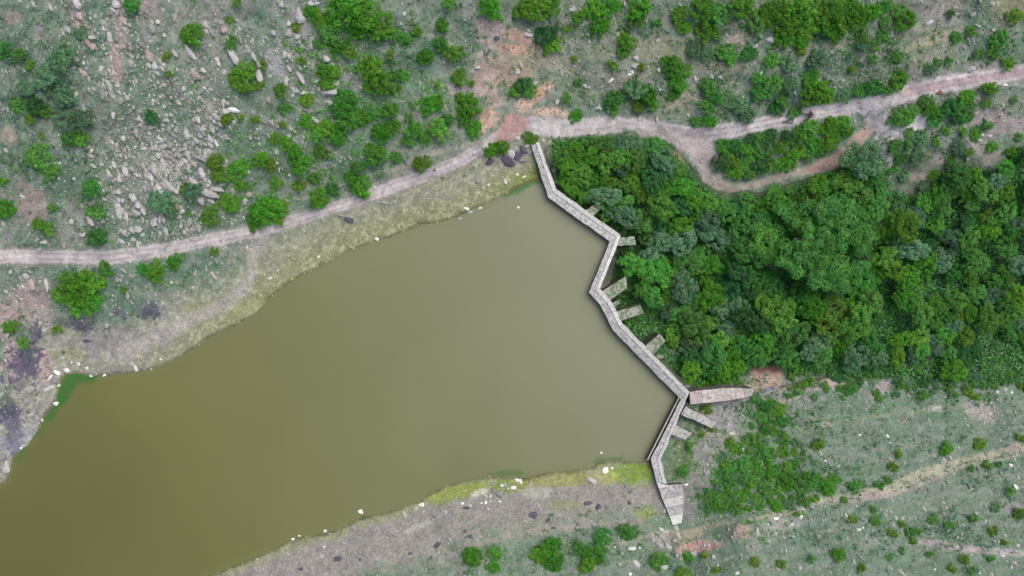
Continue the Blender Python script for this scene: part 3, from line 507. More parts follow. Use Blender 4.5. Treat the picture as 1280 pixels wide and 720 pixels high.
dk=(((cu-30)/28)**2+((cv-470)/60)**2<1)|(((cu-100)/24)**2+((cv-405)/14)**2<1)|(((cu-180)/18)**2+((cv-390)/12)**2<1); cols=np.where((dk&(rng.random(k)<0.6))[:,None],lin((92,88,108)),cols)
rs=(((cu-870)/30)**2+((cv-684)/9)**2<1)|(((cu-928)/9)**2+((cv-663)/9)**2<1); cols=np.where(rs[:,None],lin((204,164,156))*rng.uniform(.7,1.1,(k,1)),cols)
o=scree('scree',c,rad,cols,rng.uniform(1,2.1,k),R_(1)*(65+rng.normal(0,20,k)))
tag(o,'loose small stones and gravel scattered over slopes and shore','stones',kind='stuff')

# ------------------------------------------------------------------ foliage meshes
def leaves(cen,rad,per,leaf,seed,updir=0.45,fill=0.25):
    g=np.random.default_rng(seed); n=len(cen); T=np.repeat(np.arange(n),per); k=len(T)
    d=g.normal(size=(k,3)); d[:,2]=np.abs(d[:,2])*0.9-0.25*(g.random(k)<0.35); d/=np.linalg.norm(d,axis=1)[:,None]
    rr_=rad[T]*(1-fill*g.random(k)**1.5+0.12*g.normal(size=k)); Pn=cen[T]+d*rr_[:,None]*np.array([1,1,0.85])
    nn=d+np.array([0,0,updir])+0.55*g.normal(size=(k,3)); nn/=np.linalg.norm(nn,axis=1)[:,None]
    t=np.cross(nn,g.normal(size=(k,3))); t/=np.linalg.norm(t,axis=1)[:,None]; b=np.cross(nn,t)
    s=leaf*g.uniform(0.55,1.35,(k,1)); q=np.stack([Pn-t*s,Pn-b*s*0.5+nn*s*.1,Pn+t*s,Pn+b*s*0.5+nn*s*.1],1).reshape(-1,3)
    ct=g.uniform(0.78,1.22,n)[T]*g.uniform(0.72,1.28,k); warm=g.uniform(-0.12,0.12,n)[T]
    c=np.stack([ct*(1+warm),ct,ct*(1-warm)],1)
    return q,np.arange(k*4).reshape(-1,4),np.repeat(c,4,0)
def crown_mesh(name,seed,nc,rc,per,leaf,hz,z0,spread=0.8):
    g=np.random.default_rng(seed); cen=[]
    lob=[(g.uniform(0,6.28),g.uniform(0.78,1.15)) for _ in range(6)]
    while len(cen)<nc:
        a=g.uniform(0,6.28); r=math.sqrt(g.random())*spread*(1+0.16*math.sin(a*2+lob[0][0])+0.13*math.sin(a*3+lob[1][0])+0.09*math.sin(a*5+lob[2][0]))
        top=math.sqrt(max(0.02,1-(r/1.05)**2)); z=z0+hz*top*(g.uniform(0.55,1.0) if g.random()<0.75 else g.uniform(0.1,0.6))
        cen.append((r*math.cos(a),r*math.sin(a),z))
    cen=np.array(cen); rad=rc*g.uniform(0.7,1.3,nc)
    q,f,c=leaves(cen,rad,per,leaf,seed+100)
    return np_mesh(name,q,f,[TONES['mid']],False,c)
SMALL=[crown_mesh('small_bush_leaves',40+i,20,0.26,26,0.125,0.75,0.12,0.74) for i in range(5)]
BUSH=[crown_mesh('bush_leaves',50+i,64,0.165,34,0.072,0.75,0.1,0.86) for i in range(6)]
TREE=[crown_mesh('tree_leaves',60+i,84,0.145,44,0.056,0.80,0.0,0.87) for i in range(8)]
BIG=crown_mesh('big_tree_leaves',91,190,0.098,150,0.021,0.50,0.0,0.92)
def trunk_mesh(name,seed,h,r,limbs=5,reach=0.55):
    g=random.Random(seed); V_=[];F_=[]
    def tube(pts,rs,k=7):
        b=len(V_)
        for (p,rad) in zip(pts,rs):
            for j in range(k):
                a=2*math.pi*j/k; V_.append((p[0]+rad*math.cos(a),p[1]+rad*math.sin(a),p[2]))
        for i in range(len(pts)-1):
            for j in range(k): F_.append((b+i*k+j,b+i*k+(j+1)%k,b+(i+1)*k+(j+1)%k,b+(i+1)*k+j))
    tube([(0,0,-0.3),(g.uniform(-.03,.03),0,h*.5),(0,g.uniform(-.04,.04),h),(0,0,h*1.5)],[r*1.4,r,r*.8,r*.3])
    for i in range(limbs):
        a=6.283*i/limbs+g.uniform(-.4,.4); x,y=math.cos(a),math.sin(a)
        tube([(0,0,h*.8),(x*reach*.45,y*reach*.45,h*1.15),(x*reach,y*reach,h*1.15+reach*.5)],[r*.6,r*.4,r*.12])
    return np_mesh(name,V_,F_,[M_bark],True)
TRK=[trunk_mesh('trunk',i,1.0,0.075,5,0.4) for i in range(4)]; TRKB=trunk_mesh('trunk',9,1.0,0.05,9,0.42)

def set_mat(o,m):
    o.material_slots[0].link='OBJECT'; o.material_slots[0].material=m
def put_bush(u,v,r,tone,noun='bush'):
    rm=r/S; h=rm*0.5
    x,y,z=place(u,v,h); me=rnd.choice(SMALL if r<8 else BUSH)
    o=bpy.data.objects.new(noun,me); COL.objects.link(o); o.location=(float(x),float(y),float(z)-0.12*rm)
    sx=rnd.uniform(0.9,1.15); o.scale=(rm*sx*1.04,rm/sx*1.04,rm*rnd.uniform(0.75,1.05)); o.rotation_euler=(0,0,rnd.uniform(0,6.28)); set_mat(o,TONES[tone])
    o['category']='bush'; THINGS.append((o,'large' if r>=14 else 'medium-sized' if r>=9 else 'small' if r>=6 else 'tiny',WORD[tone],noun,u,v)); return o
tree_proto=None
def put_tree(u,v,r,tone,hgt=None,big=False):
    rm=r/S; th=hgt or (0.8+rm*rnd.uniform(0.35,1.4)); x,y,z=place(u,v,th+rm*0.4)
    o=empty('tree',(float(x),float(y),float(z)),rnd.uniform(0,6.28)); 
    t=bpy.data.objects.new('trunk',TRKB if big else rnd.choice(TRK)); COL.objects.link(t); t.parent=o; t.scale=(rm,rm,th)
    c=bpy.data.objects.new('crown',BIG if big else rnd.choice(TREE)); COL.objects.link(c); c.parent=o; c.location=(0,0,th*0.85)
    s=rnd.uniform(0.86,1.22) if not big else 1.0; c.scale=(rm*s*1.06,rm/s*1.06,rm*rnd.uniform(0.75,1.0)); set_mat(c,TONES[tone])
    o['category']='tree'; THINGS.append((o,'huge' if big else 'large' if r>=17 else 'medium-sized' if r>=12.5 else 'small',WORD[tone],'tree',u,v)); return o

B='bright';Mi='mid';D='dark';Bl='blue';O='olive';Fr='fresh'
BUSHES=[(238,42,13,B),(302,94,17,B),(288,52,8,Mi),(208,70,6,O),(212,93,5,O),(37,80,6,B),(54,139,8,B),(37,148,7,O),(52,170,4,O),(188,145,9,D),(20,130,10,Mi),(283,147,8,O),(297,3,6,Mi),(285,24,5,O),(163,4,9,Mi),(85,173,10,Mi),(4,62,10,Mi),(22,68,8,Mi),(318,149,6,O),(300,147,5,O),
(428,8,20,B),(455,14,19,B),(468,34,15,B),(445,36,12,B),(412,32,15,Mi),(421,54,12,B),(400,22,10,B),(388,14,9,B),(486,21,7,B),(488,42,10,Mi),(505,47,8,Mi),(435,64,9,O),(552,30,9,B),(521,39,7,B),(397,55,7,Mi),(462,84,16,B),(476,100,19,B),(460,108,8,B),(488,68,6,O),(532,70,10,B),(526,76,6,O),(566,66,12,Fr),(550,55,10,Mi),(574,96,10,B),(589,105,5,B),(613,10,14,B),(560,3,8,Fr),(330,81,6,O),(325,106,6,O),(404,84,9,B),(417,88,9,B),(408,103,9,B),(399,93,5,O),(350,112,9,O),(383,125,9,O),(371,33,6,O),(380,150,10,B),(392,166,10,Fr),(407,162,13,B),(422,170,12,B),(436,148,16,Fr),(430,128,16,Fr),(448,147,12,B),(343,172,8,B),(357,178,9,B),(353,155,6,O),(468,140,10,Mi),(487,138,10,B),(476,165,13,B),(490,158,10,B),(511,146,6,Mi),(515,131,5,Mi),(535,130,13,B),(547,127,9,B),(517,161,11,B),(530,172,9,Fr),(586,132,15,B),(580,146,10,B),(592,160,11,B),(575,122,8,B),(548,160,14,Fr),(502,93,9,Mi),(546,108,5,B),(355,135,8,Mi),(378,75,6,O),(558,150,9,Mi),
(650,13,9,B),(670,6,18,B),(690,6,12,B),(684,40,15,D),(690,54,12,B),(723,20,8,B),(709,35,6,O),(745,10,14,B),(750,32,12,B),(765,5,12,B),(800,8,14,B),(797,20,11,B),(785,36,6,D),(783,51,12,B),(779,65,8,Mi),(822,28,6,Mi),(850,17,11,B),(856,33,9,B),(880,10,16,B),(884,34,15,B),(900,15,14,Mi),(930,5,16,B),(895,40,8,Mi),(718,74,5,O),(765,80,7,O),(803,83,6,O),(724,102,6,Mi),(840,80,13,B),(851,88,12,B),(848,104,11,B),(843,118,8,B),(768,122,12,Mi),(768,136,8,Fr),(795,110,14,Bl),(810,117,12,B),(816,129,9,Mi),(799,131,9,O),(653,105,10,D),(662,113,10,Mi),(643,113,8,Fr),(720,144,9,B),(708,123,7,Mi),(870,60,12,Bl),(885,68,10,Bl),(908,62,12,Mi),(915,73,9,Fr),(938,66,10,Mi),(950,25,14,Mi),(885,108,11,Mi),(897,121,9,Mi),(885,132,10,Mi),(888,151,9,B),(872,152,8,Mi),(925,130,12,Bl),(935,145,10,Bl),(953,112,13,Mi),(950,97,9,Mi),(663,172,9,O),(625,184,11,B),(612,187,9,B),
(968,12,18,B),(985,28,16,B),(1003,10,18,B),(1012,32,14,B),(1027,14,16,B),(1045,6,16,B),(1055,26,13,B),(1066,12,14,B),(980,46,12,B),(1000,50,10,B),(1036,34,13,B),(1047,43,9,B),(1073,26,12,B),(1090,14,12,B),(1105,8,10,Mi),(1132,26,13,B),(1125,12,10,Mi),(1108,26,8,Mi),(1003,61,7,O),(1023,72,13,Bl),(1014,96,12,B),(1026,112,16,B),(1014,119,13,B),(1036,121,10,B),(1078,46,9,Mi),(1105,43,8,Mi),(1080,56,8,Bl),(1095,55,8,Mi),(1123,70,8,Mi),(1091,73,7,Mi),(1066,87,6,O),(1075,113,9,Mi),(1095,108,12,Mi),(1125,100,12,B),(1110,112,8,Mi),(1055,120,10,Bl),(970,100,12,Mi),(980,120,11,Mi),(985,80,10,Bl),(965,75,10,Fr),(970,135,10,Mi),(990,105,10,Bl),(995,138,9,Mi),(1188,17,6,D),(1196,46,8,Mi),(1216,38,7,B),(1225,65,7,Mi),(1165,85,8,Bl),(1173,77,6,Mi),(1186,77,6,Mi),(1250,47,11,Mi),(1245,60,10,Mi),(1262,78,9,B),(1270,18,10,O),(1240,110,10,B),(1211,120,10,B),(1215,131,8,Mi),(1234,130,6,Mi),(1268,125,6,Bl),(1160,126,10,Mi),(1190,133,12,Mi),(1165,138,9,B),(1130,146,14,Mi),(1142,138,10,Mi),(1200,144,10,Mi),(1178,142,10,Mi),
(92,355,19,B),(110,352,16,B),(80,368,15,B),(100,378,18,B),(116,374,11,B),(190,338,14,B),(178,337,9,Mi),(215,328,9,B),(224,322,7,Mi),(268,313,6,O),(333,262,18,B),(347,267,13,B),(320,269,14,B),(325,256,10,B),(352,258,9,B),(398,247,13,B),(450,232,14,B),(440,221,10,B),(455,242,7,B),(527,204,11,B),(470,195,13,Fr),(463,186,9,Fr),(374,203,14,B),(366,188,10,B),(400,188,10,O),(392,222,9,Fr),(336,205,10,O),(268,201,10,O),(272,215,12,O),(296,210,13,B),(285,253,13,B),(300,232,8,B),(318,278,10,B),(325,198,9,B),(112,235,11,Mi),(118,265,10,Mi),(120,296,12,Mi),(65,259,6,B),(3,260,13,B),(3,227,6,B),(48,280,8,B),(60,285,8,Fr),(45,195,15,Mi),(60,212,11,Mi),(198,252,16,Bl),(212,262,10,Bl),(240,240,12,Bl),(262,268,13,Fr),(232,236,9,O),(130,335,9,Fr),(10,408,8,B),(70,412,7,O),(153,362,5,B),(28,428,9,Mi),(415,235,9,Mi),(373,232,8,O),(343,228,9,Mi),(447,208,9,Mi),(495,197,8,Mi),(510,176,8,Mi),
(78,70,15,Bl),(52,95,13,Bl),(80,120,13,Bl),(98,150,13,Bl),(44,132,12,D),(75,148,11,Bl),(62,112,10,Bl),(30,108,10,Bl),(100,172,10,Fr),(100,40,8,Bl),
(683,688,12,B),(676,697,12,B),(692,682,10,B),(693,704,12,B),(743,697,15,B),(734,707,10,B),(726,687,10,Mi),(754,672,12,Mi),(785,667,12,Mi),(591,697,13,B),(617,710,8,B),(618,693,10,Fr),(882,695,8,B),(860,699,9,Mi),(945,703,9,B),(895,713,8,O),(856,718,9,B),(825,704,12,Mi),
(977,707,9,B),(1050,694,12,B),(1078,711,8,B),(1067,650,8,B),(1095,652,10,Mi),(1092,637,7,Mi),(1015,699,7,Mi),(1113,697,7,Mi),(1117,667,9,O),(1127,655,7,O),(1137,664,9,Mi),(1147,664,8,Mi),(1143,677,7,B),(1167,650,10,Mi),(1188,657,9,Mi),(1218,648,8,Mi),(1242,663,10,B),(1256,678,7,O),(1275,643,11,B),(1208,700,9,B),(1191,711,8,B),(1215,713,8,Mi),(1163,693,7,Mi),(1127,688,7,Mi),(1240,698,7,Mi),(1124,568,8,B),(1118,583,10,O),(1185,562,12,B),(1226,556,11,B),(1278,548,9,B),(1023,557,11,B),(1036,611,13,B),(1015,600,13,Mi),(1070,609,11,Mi),(1236,582,9,B),(1250,581,6,Mi),(1214,585,7,Mi),(1100,606,10,Mi),(1110,600,8,Mi),(1056,625,7,Mi),(986,632,7,B),(996,643,5,B),(1245,635,10,Bl),(1263,615,9,Fr),(1219,495,10,B),(1155,493,10,Mi),(1063,487,9,Mi),(965,518,8,Mi),(966,536,9,B),(983,549,9,B),(877,543,7,O),(889,537,6,O),(885,512,10,B),(862,560,9,Mi),(855,590,8,Mi),(912,552,9,B),(945,500,8,Mi)]
for u_,v_,r_,t_ in BUSHES:
    se=v_>490 and u_>860
    put_bush(u_,v_,r_*(0.78 if se else 1.05),{'bright':'olive','fresh':'mid'}.get(t_,t_) if se and r_<12 else t_)

def fill_poly(poly,rmin,rmax,tones,fn,sep=0.75,tries=4000,exist=None,cap=999,avoid=None,seed=1):
    g=random.Random(seed); us=[p[0] for p in poly]; vs=[p[1] for p in poly]; pts=list(exist or []); n=0
    for _ in range(tries):
        if n>=cap: break
        r=g.uniform(rmin,rmax)*(1 if g.random()<0.6 else 0.8); u_=g.uniform(min(us),max(us)); v_=g.uniform(min(vs),max(vs))
        if not inside(np.array([u_]),np.array([v_]),poly)[0]: continue
        if avoid and avoid(u_,v_,r): continue
        if any((u_-a)**2+(v_-b)**2<((r+c_)*sep)**2 for a,b,c_ in pts): continue
        pts.append((u_,v_,r)); n+=1; fn(u_,v_,r,g.choices([t for t,_ in tones],[w_ for _,w_ in tones])[0])
    return n
g_=random.Random(23)
for u_,v_,r_ in [(872,481,6),(884,479,7),(897,480,6),(910,479,7),(924,478,6),(900,474,9),(915,471,9)]: put_bush(u_,v_,r_,g_.choice(['bright','mid','olive']))
x_=990
while x_<1290:
    put_bush(x_,g_.uniform(462,482)+(6 if x_>1180 else 0),g_.uniform(5,10),g_.choice(['bright','mid','mid','blue','dark'])); x_+=g_.uniform(6,13)
for _ in range(34): put_bush(g_.uniform(985,1285),480+abs(g_.gauss(0,9)),g_.uniform(3.5,6.5),g_.choice(['mid','mid','blue','olive']))
# thickets between the tracks and below the dam
nb=fill_poly([(902,182),(960,167),(1010,155),(1060,149),(1068,157),(1055,171),(1026,190),(982,205),(922,219),(900,213)],9,14,[(Mi,4),(D,2),(Fr,2),(B,3)],put_bush,0.62,seed=5)
nb+=fill_poly([(908,555),(930,548),(935,520),(965,500),(985,515),(980,545),(1010,560),(1000,590),(1045,598),(1030,618),(1005,630),(960,636),(912,645),(880,640),(874,620),(897,592)],5,13,[(Mi,5),(Fr,2),(B,3),(Bl,1)],put_bush,0.70,seed=6)
nb+=fill_poly([(1110,150),(1205,130),(1275,170),(1280,190),(1190,200),(1160,235),(1118,225),(1112,180)],7,12,[(Mi,5),(Fr,2),(B,1),(Bl,2)],put_bush,0.80,seed=7,cap=26)
print('bushes',len(BUSHES)+nb)
bt=sorted([T for T in THINGS if T[3]=='bush'],key=lambda T:-T[0].scale[0]*T[0].scale[1])
rest=bt[295:]; tl=list(TONES); VV=[];CC=[];MI=[]
for T in rest:
    o=T[0]; me=o.data; nvx=len(me.vertices); a=np.empty(nvx*3,np.float32); me.vertices.foreach_get('co',a); a=a.reshape(-1,3)*np.array(o.scale[:])
    z=o.rotation_euler[2]; a=np.stack([a[:,0]*math.cos(z)-a[:,1]*math.sin(z),a[:,0]*math.sin(z)+a[:,1]*math.cos(z),a[:,2]],1)+np.array(o.location[:]); VV.append(a)
    cc=np.empty(nvx*4,np.float32); me.color_attributes['tint'].data.foreach_get('color',cc); CC.append(cc.reshape(-1,4)[:,:3])
    MI.append(np.full(nvx//4,[i for i,k_ in enumerate(tl) if TONES[k_]==o.material_slots[0].material][0])); THINGS.remove(T); bpy.data.objects.remove(o)
VV=np.concatenate(VV); lowb=link('low_shrubs',np_mesh('low_shrubs',VV,np.arange(len(VV)).reshape(-1,4),[TONES[k_] for k_ in tl],False,np.concatenate(CC),np.concatenate(MI)))
tag(lowb,'tiny scattered shrubs between the larger bushes on the slopes','shrubs',kind='stuff')
# trees of the gully below the dam
bigt=(1032,300,66)
hand=[(1032,405,24,Fr),(1075,402,22,Fr),(980,395,24,Fr),(960,300,22,Fr),(1082,200,25,Bl),(850,232,16,B),(870,248,15,B),(1020,240,20,B),(1080,243,13,Mi),(1135,280,20,B),(1142,310,19,Bl),(1160,330,17,B),(1135,375,16,B),(1195,465,16,B),(1147,272,14,Bl),(1100,262,16,Mi),(855,300,20,Bl),(760,200,18,Fr),(735,190,15,B),(725,215,17,Fr),(745,225,15,B),(700,195,12,Mi),(757,245,17,Bl),(795,200,15,Mi),(830,200,18,Bl),(820,345,24,Fr),(790,330,16,Fr),(780,250,17,Mi),(800,275,18,Mi),(895,330,18,B),(890,450,22,Mi),(870,410,22,Mi),(925,345,18,D),(940,400,20,D),(865,465,14,B),(905,462,12,B)]
pts=[bigt]
put_tree(*bigt[:2],bigt[2]*1.0,'broad',5.5,True)
for u_,v_,r_,t_ in hand: put_tree(u_,v_,r_,t_); pts.append((u_,v_,r_))
def av(u_,v_,r_):
    if u_>1095 and (r_>16 or (fbm(np.array([u_]),np.array([v_]),26,2,seed=77)[0]>0.10)): return True
    if v_>452+8*math.sin(u_/21)+5*math.sin(u_/9) and u_>960: return True
    for p_,_z in BUT[:6]:
        cx=sum(q[0] for q in p_)/4; cy=sum(q[1] for q in p_)/4
        if math.hypot(u_-cx,v_-cy)<r_+11: return True
    return float(seg_dist(np.array([u_]),np.array([v_]),DAMC)[0])<r_+8
FP=[(695,182),(745,176),(800,175),(832,184),(862,215),(880,236),(905,250),(950,248),(1000,234),(1045,222),(1062,205),(1075,190),(1100,205),(1104,245),(1150,262),(1190,215),(1240,222),(1275,190),(1330,190),(1330,475),(1225,455),(1200,468),(1100,466),(1040,458),(985,458),(975,440),(930,458),(905,470),(868,470),(850,455),(830,400),(800,360),(800,300),(755,265),(712,232)]
nt_=fill_poly(FP,11,20,[(Mi,7),(D,2),(Fr,5),(B,4),(Bl,4)],put_tree,0.57,tries=12000,exist=pts,cap=258,avoid=av,seed=9)
print('trees',len(hand)+1+nt_)

# undergrowth and grass, uncountable
def tufts(name,c,cols,size,per,lab,cat,hz=0.35):
    k=len(c); x,y,z=place(c[:,0],c[:,1],0.0); base=np.stack([x,y,z],-1); T=np.repeat(np.arange(k),per); n=len(T); s=size[T][:,None]
    Pn=base[T]+rng.normal(size=(n,3))*np.array([.8,.8,0])*s+np.array([0,0,1])*s*rng.uniform(0.1,1.3,(n,1))*hz
    nn=rng.normal(size=(n,3))*0.6+np.array([0,0,1]); nn/=np.linalg.norm(nn,axis=1)[:,None]; t=np.cross(nn,rng.normal(size=(n,3))); t/=np.linalg.norm(t,axis=1)[:,None]; b=np.cross(nn,t)
    q=np.stack([Pn-t*s*.8,Pn-b*s*.3,Pn+t*s*.8,Pn+b*s*.3],1).reshape(-1,3)
    cc=np.repeat(cols[T]*rng.uniform(.7,1.3,(n,1)),4,0)
    o=link(name,np_mesh(name,q,np.arange(n*4).reshape(-1,4),[M_grass],False,cc)); tag(o,lab,cat,kind='stuff'); return o
n=70000; c=np.stack([rng.uniform(-30,1310,n),rng.uniform(-30,750,n)],1); cu,cv=c[:,0],c[:,1]
dn=seg_dist(cu,cv,SHORE_N); ds=seg_dist(cu,cv,SHORE_S); ins=inside(cu,cv,WPOLY); dwn=inside(cu,cv,DOWN); dmn=seg_dist(cu,cv,MAIN)
LOOP=[(850,172),(872,182),(884,205),(895,229),(945,231),(1012,212),(1040,204),(1062,188),(1095,150),(1112,160),(1160,150)]
dl=seg_dist(cu,cv,LOOP)
up=((~dwn)&(dn>60)&(dn<ds))|((ds>55)&(~dwn)&(ds<dn)&(cv>500))|dwn
f=np.clip(0.42+1.1*fbm(cu,cv,40,4,seed=41,g=.6)+0.5*fbm(cu,cv,9,2,seed=42),0,1)
inf2=inside(cu,cv,FORE)
stk=fbm(cu*0.18,(cv+cu*0.17),6,4,seed=11,g=0.65); f=np.where((cv>500)&(cu>540),np.clip(f+0.12-1.4*stk,0,1),f)
DAMX=inside(cu,cv,[(660,176),(684,250),(760,305),(733,368),(766,418),(849,500),(806,578),(838,662),(860,645),(858,600),(832,600),(832,575),(866,508),(930,500),(950,484),(866,484),(782,402),(756,360),(782,296),(700,232),(676,172)])
p=np.where(up,f*0.75,0.03)*(~ins)*(~DAMX); p=np.where(inf2,0,p); p=np.where(dmn<11,0.0,p); p=np.where(dl<10,0.02,p)
bare=(((cu-630)/60)**2+((cv-130)/60)**2<1); p=np.where(bare,p*0.3,p)
sel=rng.random(n)<p; cg=c[sel]; kk=len(cg)
pal=lin(np.array([(136,156,134),(120,148,122),(150,166,148),(108,140,106),(138,160,116),(142,158,148)])); cols=pal[rng.integers(0,6,kk)]*1.0
tufts('grass',cg,cols,rng.uniform(0.14,0.34,kk),4,'sparse grey-green grass and herbs over the slopes','grass')
print('tufts',kk)
GC=[(75,95,45,60,1.0,1),(45,140,45,35,0.8,1),(20,70,25,40,.6,1),(100,170,45,30,.6,1),(45,205,30,25,.9,0),(115,260,25,60,.8,0),(185,250,45,25,.6,1),(240,270,50,25,.7,0),(262,240,30,30,.7,1),(60,300,30,30,.5,1),(120,335,60,12,.7,1),(200,345,50,14,.5,0),(330,215,50,50,.8,2),(400,200,70,35,.9,2),(450,150,70,50,1,2),(430,60,60,50,.9,2),(500,60,70,40,.6,0),(545,140,45,45,1,2),(480,215,60,18,.9,0),(560,60,40,50,.5,0),(590,40,30,40,.4,0),(650,110,25,20,.8,0),(700,115,60,30,.4,0),(790,120,60,25,1,0),(850,100,35,50,.7,0),(900,70,60,30,.7,0),(930,120,60,40,1.1,0),(1010,100,60,45,1.0,1),(1090,80,60,40,.9,0),(1000,40,110,45,1.1,0),(750,25,120,30,.7,0),(1180,80,80,50,.5,0),(1250,60,40,40,.6,0),(1170,150,70,35,1.,0),(1230,150,50,30,.5,0),(1150,190,60,40,.9,0),(1200,200,80,30,.5,0),(1040,180,60,20,.3,0),(940,590,60,55,1.3,2),(985,540,70,40,.8,0),(1040,500,60,25,.8,0),(1060,600,60,18,.9,0),(1130,560,120,30,.35,1),(1200,490,90,20,.7,0),(960,500,40,25,.8,0),(1000,600,50,30,.9,0),(860,560,25,40,.8,2),(1100,665,120,20,.5,1),(1200,660,90,25,.6,1),(1240,600,50,25,.5,1),(690,695,50,20,.7,0),(750,680,60,25,.5,0),(600,700,50,15,.5,0),(830,700,50,14,.5,1),(870,545,20,20,.6,0),(20,400,14,20,.6,0),(700,210,14,40,1.0,1),(640,178,30,12,.6,0),(1150,480,180,12,.9,0)]
n=120000; c=np.stack([rng.uniform(-20,1300,n),rng.uniform(-20,740,n)],1); cu,cv=c[:,0],c[:,1]
ins=inside(cu,cv,WPOLY); dmn=seg_dist(cu,cv,MAIN); dl=seg_dist(cu,cv,LOOP)
DAMX=inside(cu,cv,[(660,176),(684,250),(760,305),(733,368),(766,418),(849,500),(806,578),(838,662),(860,645),(858,600),(832,600),(832,575),(866,508),(930,500),(950,484),(866,484),(782,402),(756,360),(782,296),(700,232),(676,172)])
clump=np.clip(0.55+2.6*fbm(cu,cv,20,4,seed=61,g=.75),0,1); p=0*cu+0.03; ci=np.zeros(n,int); bw=np.zeros(n)
for (a,b,ra,rb,dd,k_) in GC:
    w_=dd*np.exp(-((cu-a)/ra)**2-((cv-b)/rb)**2); ci=np.where(w_>bw,k_,ci); bw=np.maximum(bw,w_); p=np.maximum(p,w_*0.8)
pa=[(cu*0+1)]; p=p*clump*(~ins)*(~DAMX)*(~inside(cu,cv,FORE)); p=np.where((dmn<12)|(dl<11),0,p)
p=np.where((seg_dist(cu,cv,SHORE_N)<45)|(seg_dist(cu,cv,SHORE_S)<50)&(cu<830),p*0.1,p)
sel=rng.random(n)<p; cg=c[sel]; kk=len(cg); pal=lin(np.array([[(72,124,60),(88,138,72),(64,110,62)],[(92,130,100),(78,116,86),(104,140,112)],[(84,150,52),(70,132,52),(104,160,72)]])); cols=pal[ci[sel],rng.integers(0,3,kk)]; print('cover',kk)
tufts('ground_cover',cg,cols,rng.uniform(0.2,0.44,kk),5,'low leafy herbs and seedlings in loose patches on the slopes','herbs',0.9)
n=64000; c=np.stack([rng.uniform(680,1330,n),rng.uniform(150,500,n)],1); cu,cv=c[:,0],c[:,1]; 
UG=[(690,178),(745,170),(830,178),(872,230),(905,250),(950,246),(1045,218),(1065,190),(1075,184),(1108,200),(1112,240),(1150,245),(1190,205),(1240,215),(1275,185),(1330,185),(1330,480),(1225,478),(1100,470),(985,466),(975,452),(930,462),(905,480),(868,481),(782,408),(770,376),(764,362),(782,300),(698,234)]
sel=inside(cu,cv,UG)&(rng.random(n)<np.where(cu>1100,0.8,0.85)); cg=c[sel]; 
bb=np.zeros(len(cg),bool)
for p_,_z in BUT[:6]:
    cx=sum(q[0] for q in p_)/4; cy=sum(q[1] for q in p_)/4; q_=[(cx+(a-cx)*1.15,cy+(b-cy)*1.15) for a,b in p_]; bb|=inside(cg[:,0],cg[:,1],q_)
cg=cg[~bb]; kk=len(cg); pal=lin(np.array([(62,118,50),(78,132,66),(98,142,98),(70,112,60),(84,148,56)])); cols=pal[rng.integers(0,5,kk)]
tufts('undergrowth',cg,cols,rng.uniform(0.25,0.55,kk),4,'dense low undergrowth between the trees below the dam','undergrowth',1.6)

# ------------------------------------------------------------------ odds and ends
def strip(name,pts,ws,dz,m,lab,cat,kind='structure'):
    V_=[];F_=[]; q=[]
    for i in range(len(pts)-1):
        for t in np.linspace(0,1,6,endpoint=False): q.append((*lerp(pts[i],pts[i+1],t),ws[i]*(1-t)+ws[i+1]*t))
    q.append((*pts[-1],ws[-1])); q=np.array(q)
    dx=np.gradient(q[:,0]); dy=np.gradient(q[:,1]); l=np.hypot(dx,dy); nx,ny=-dy/l,dx/l
    wob=q[:,2]/2*(1+0.4*fbm(q[:,0],q[:,1],5,2,seed=51))
    for s in (-1,0,1):
        a,b=q[:,0]+nx*wob*s,q[:,1]+ny*wob*s; x,y,z=place(a,b,dz); V_.append(np.stack([x,y,z+dz],-1))
    k=len(q); W=np.concatenate(V_)
    for r0 in (0,1):
        for i in range(k-1): F_.append((r0*k+i,r0*k+i+1,(r0+1)*k+i+1,(r0+1)*k+i))
    o=link(name,np_mesh(name,W,F_,[m],True)); tag(o,lab,cat,kind=kind); return o
ms,nt,out=mat('ditch_water'); b=N(nt,'ShaderNodeBsdfPrincipled',Roughness=0.25); b.inputs['Base Color'].default_value=(0.035,0.055,0.10,1); nt.links.new(b.outputs[0],out.inputs[0])
strip('stream',[(928,502),(938,497),(950,491.5),(960,486.5),(968,485),(974,483.5)],[3,4,3,5,4,2],0.12,ms,'narrow dark blue trickle of water beside the spillway end','stream')
# fallen dead branch on the track
def branch(u0,v0,segs,m,lab):
    V_=[];F_=[]
    x0,y0,z0=[float(q) for q in place(u0,v0,0.2)]
    for (pa,pb,ra,rb,za,zb) in segs:
        A=Vector((pa[0]/S,-pa[1]/S,za)); Bq=Vector((pb[0]/S,-pb[1]/S,zb)); mid=(A+Bq)/2+Vector((0.05,-0.06,0.12)); pts=[A,mid,Bq]; rs=[ra,(ra+rb)/2,rb]; base=len(V_)
        for p_,r_ in zip(pts,rs):
            dd=(Bq-A).normalized(); s1=dd.cross(Vector((0,0,1))).normalized(); s2=dd.cross(s1)
            for j in range(6):
                a=j*math.pi/3; V_.append(tuple(p_+s1*math.cos(a)*r_+s2*math.sin(a)*r_))
        for i in range(2):
            for j in range(6): F_.append((base+i*6+j,base+i*6+(j+1)%6,base+(i+1)*6+(j+1)%6,base+(i+1)*6+j))
    o=link('fallen_branch',np_mesh('fallen_branch',V_,F_,[m],True)); o.location=(x0,y0,z0); tag(o,lab,'branch',group='dead branches on the right-hand track'); return o
M_dead=rock_mat('dead_wood',(0.10,0.065,0.06))
M_deadg=rock_mat('dead_wood_grey',(0.13,0.12,0.13))
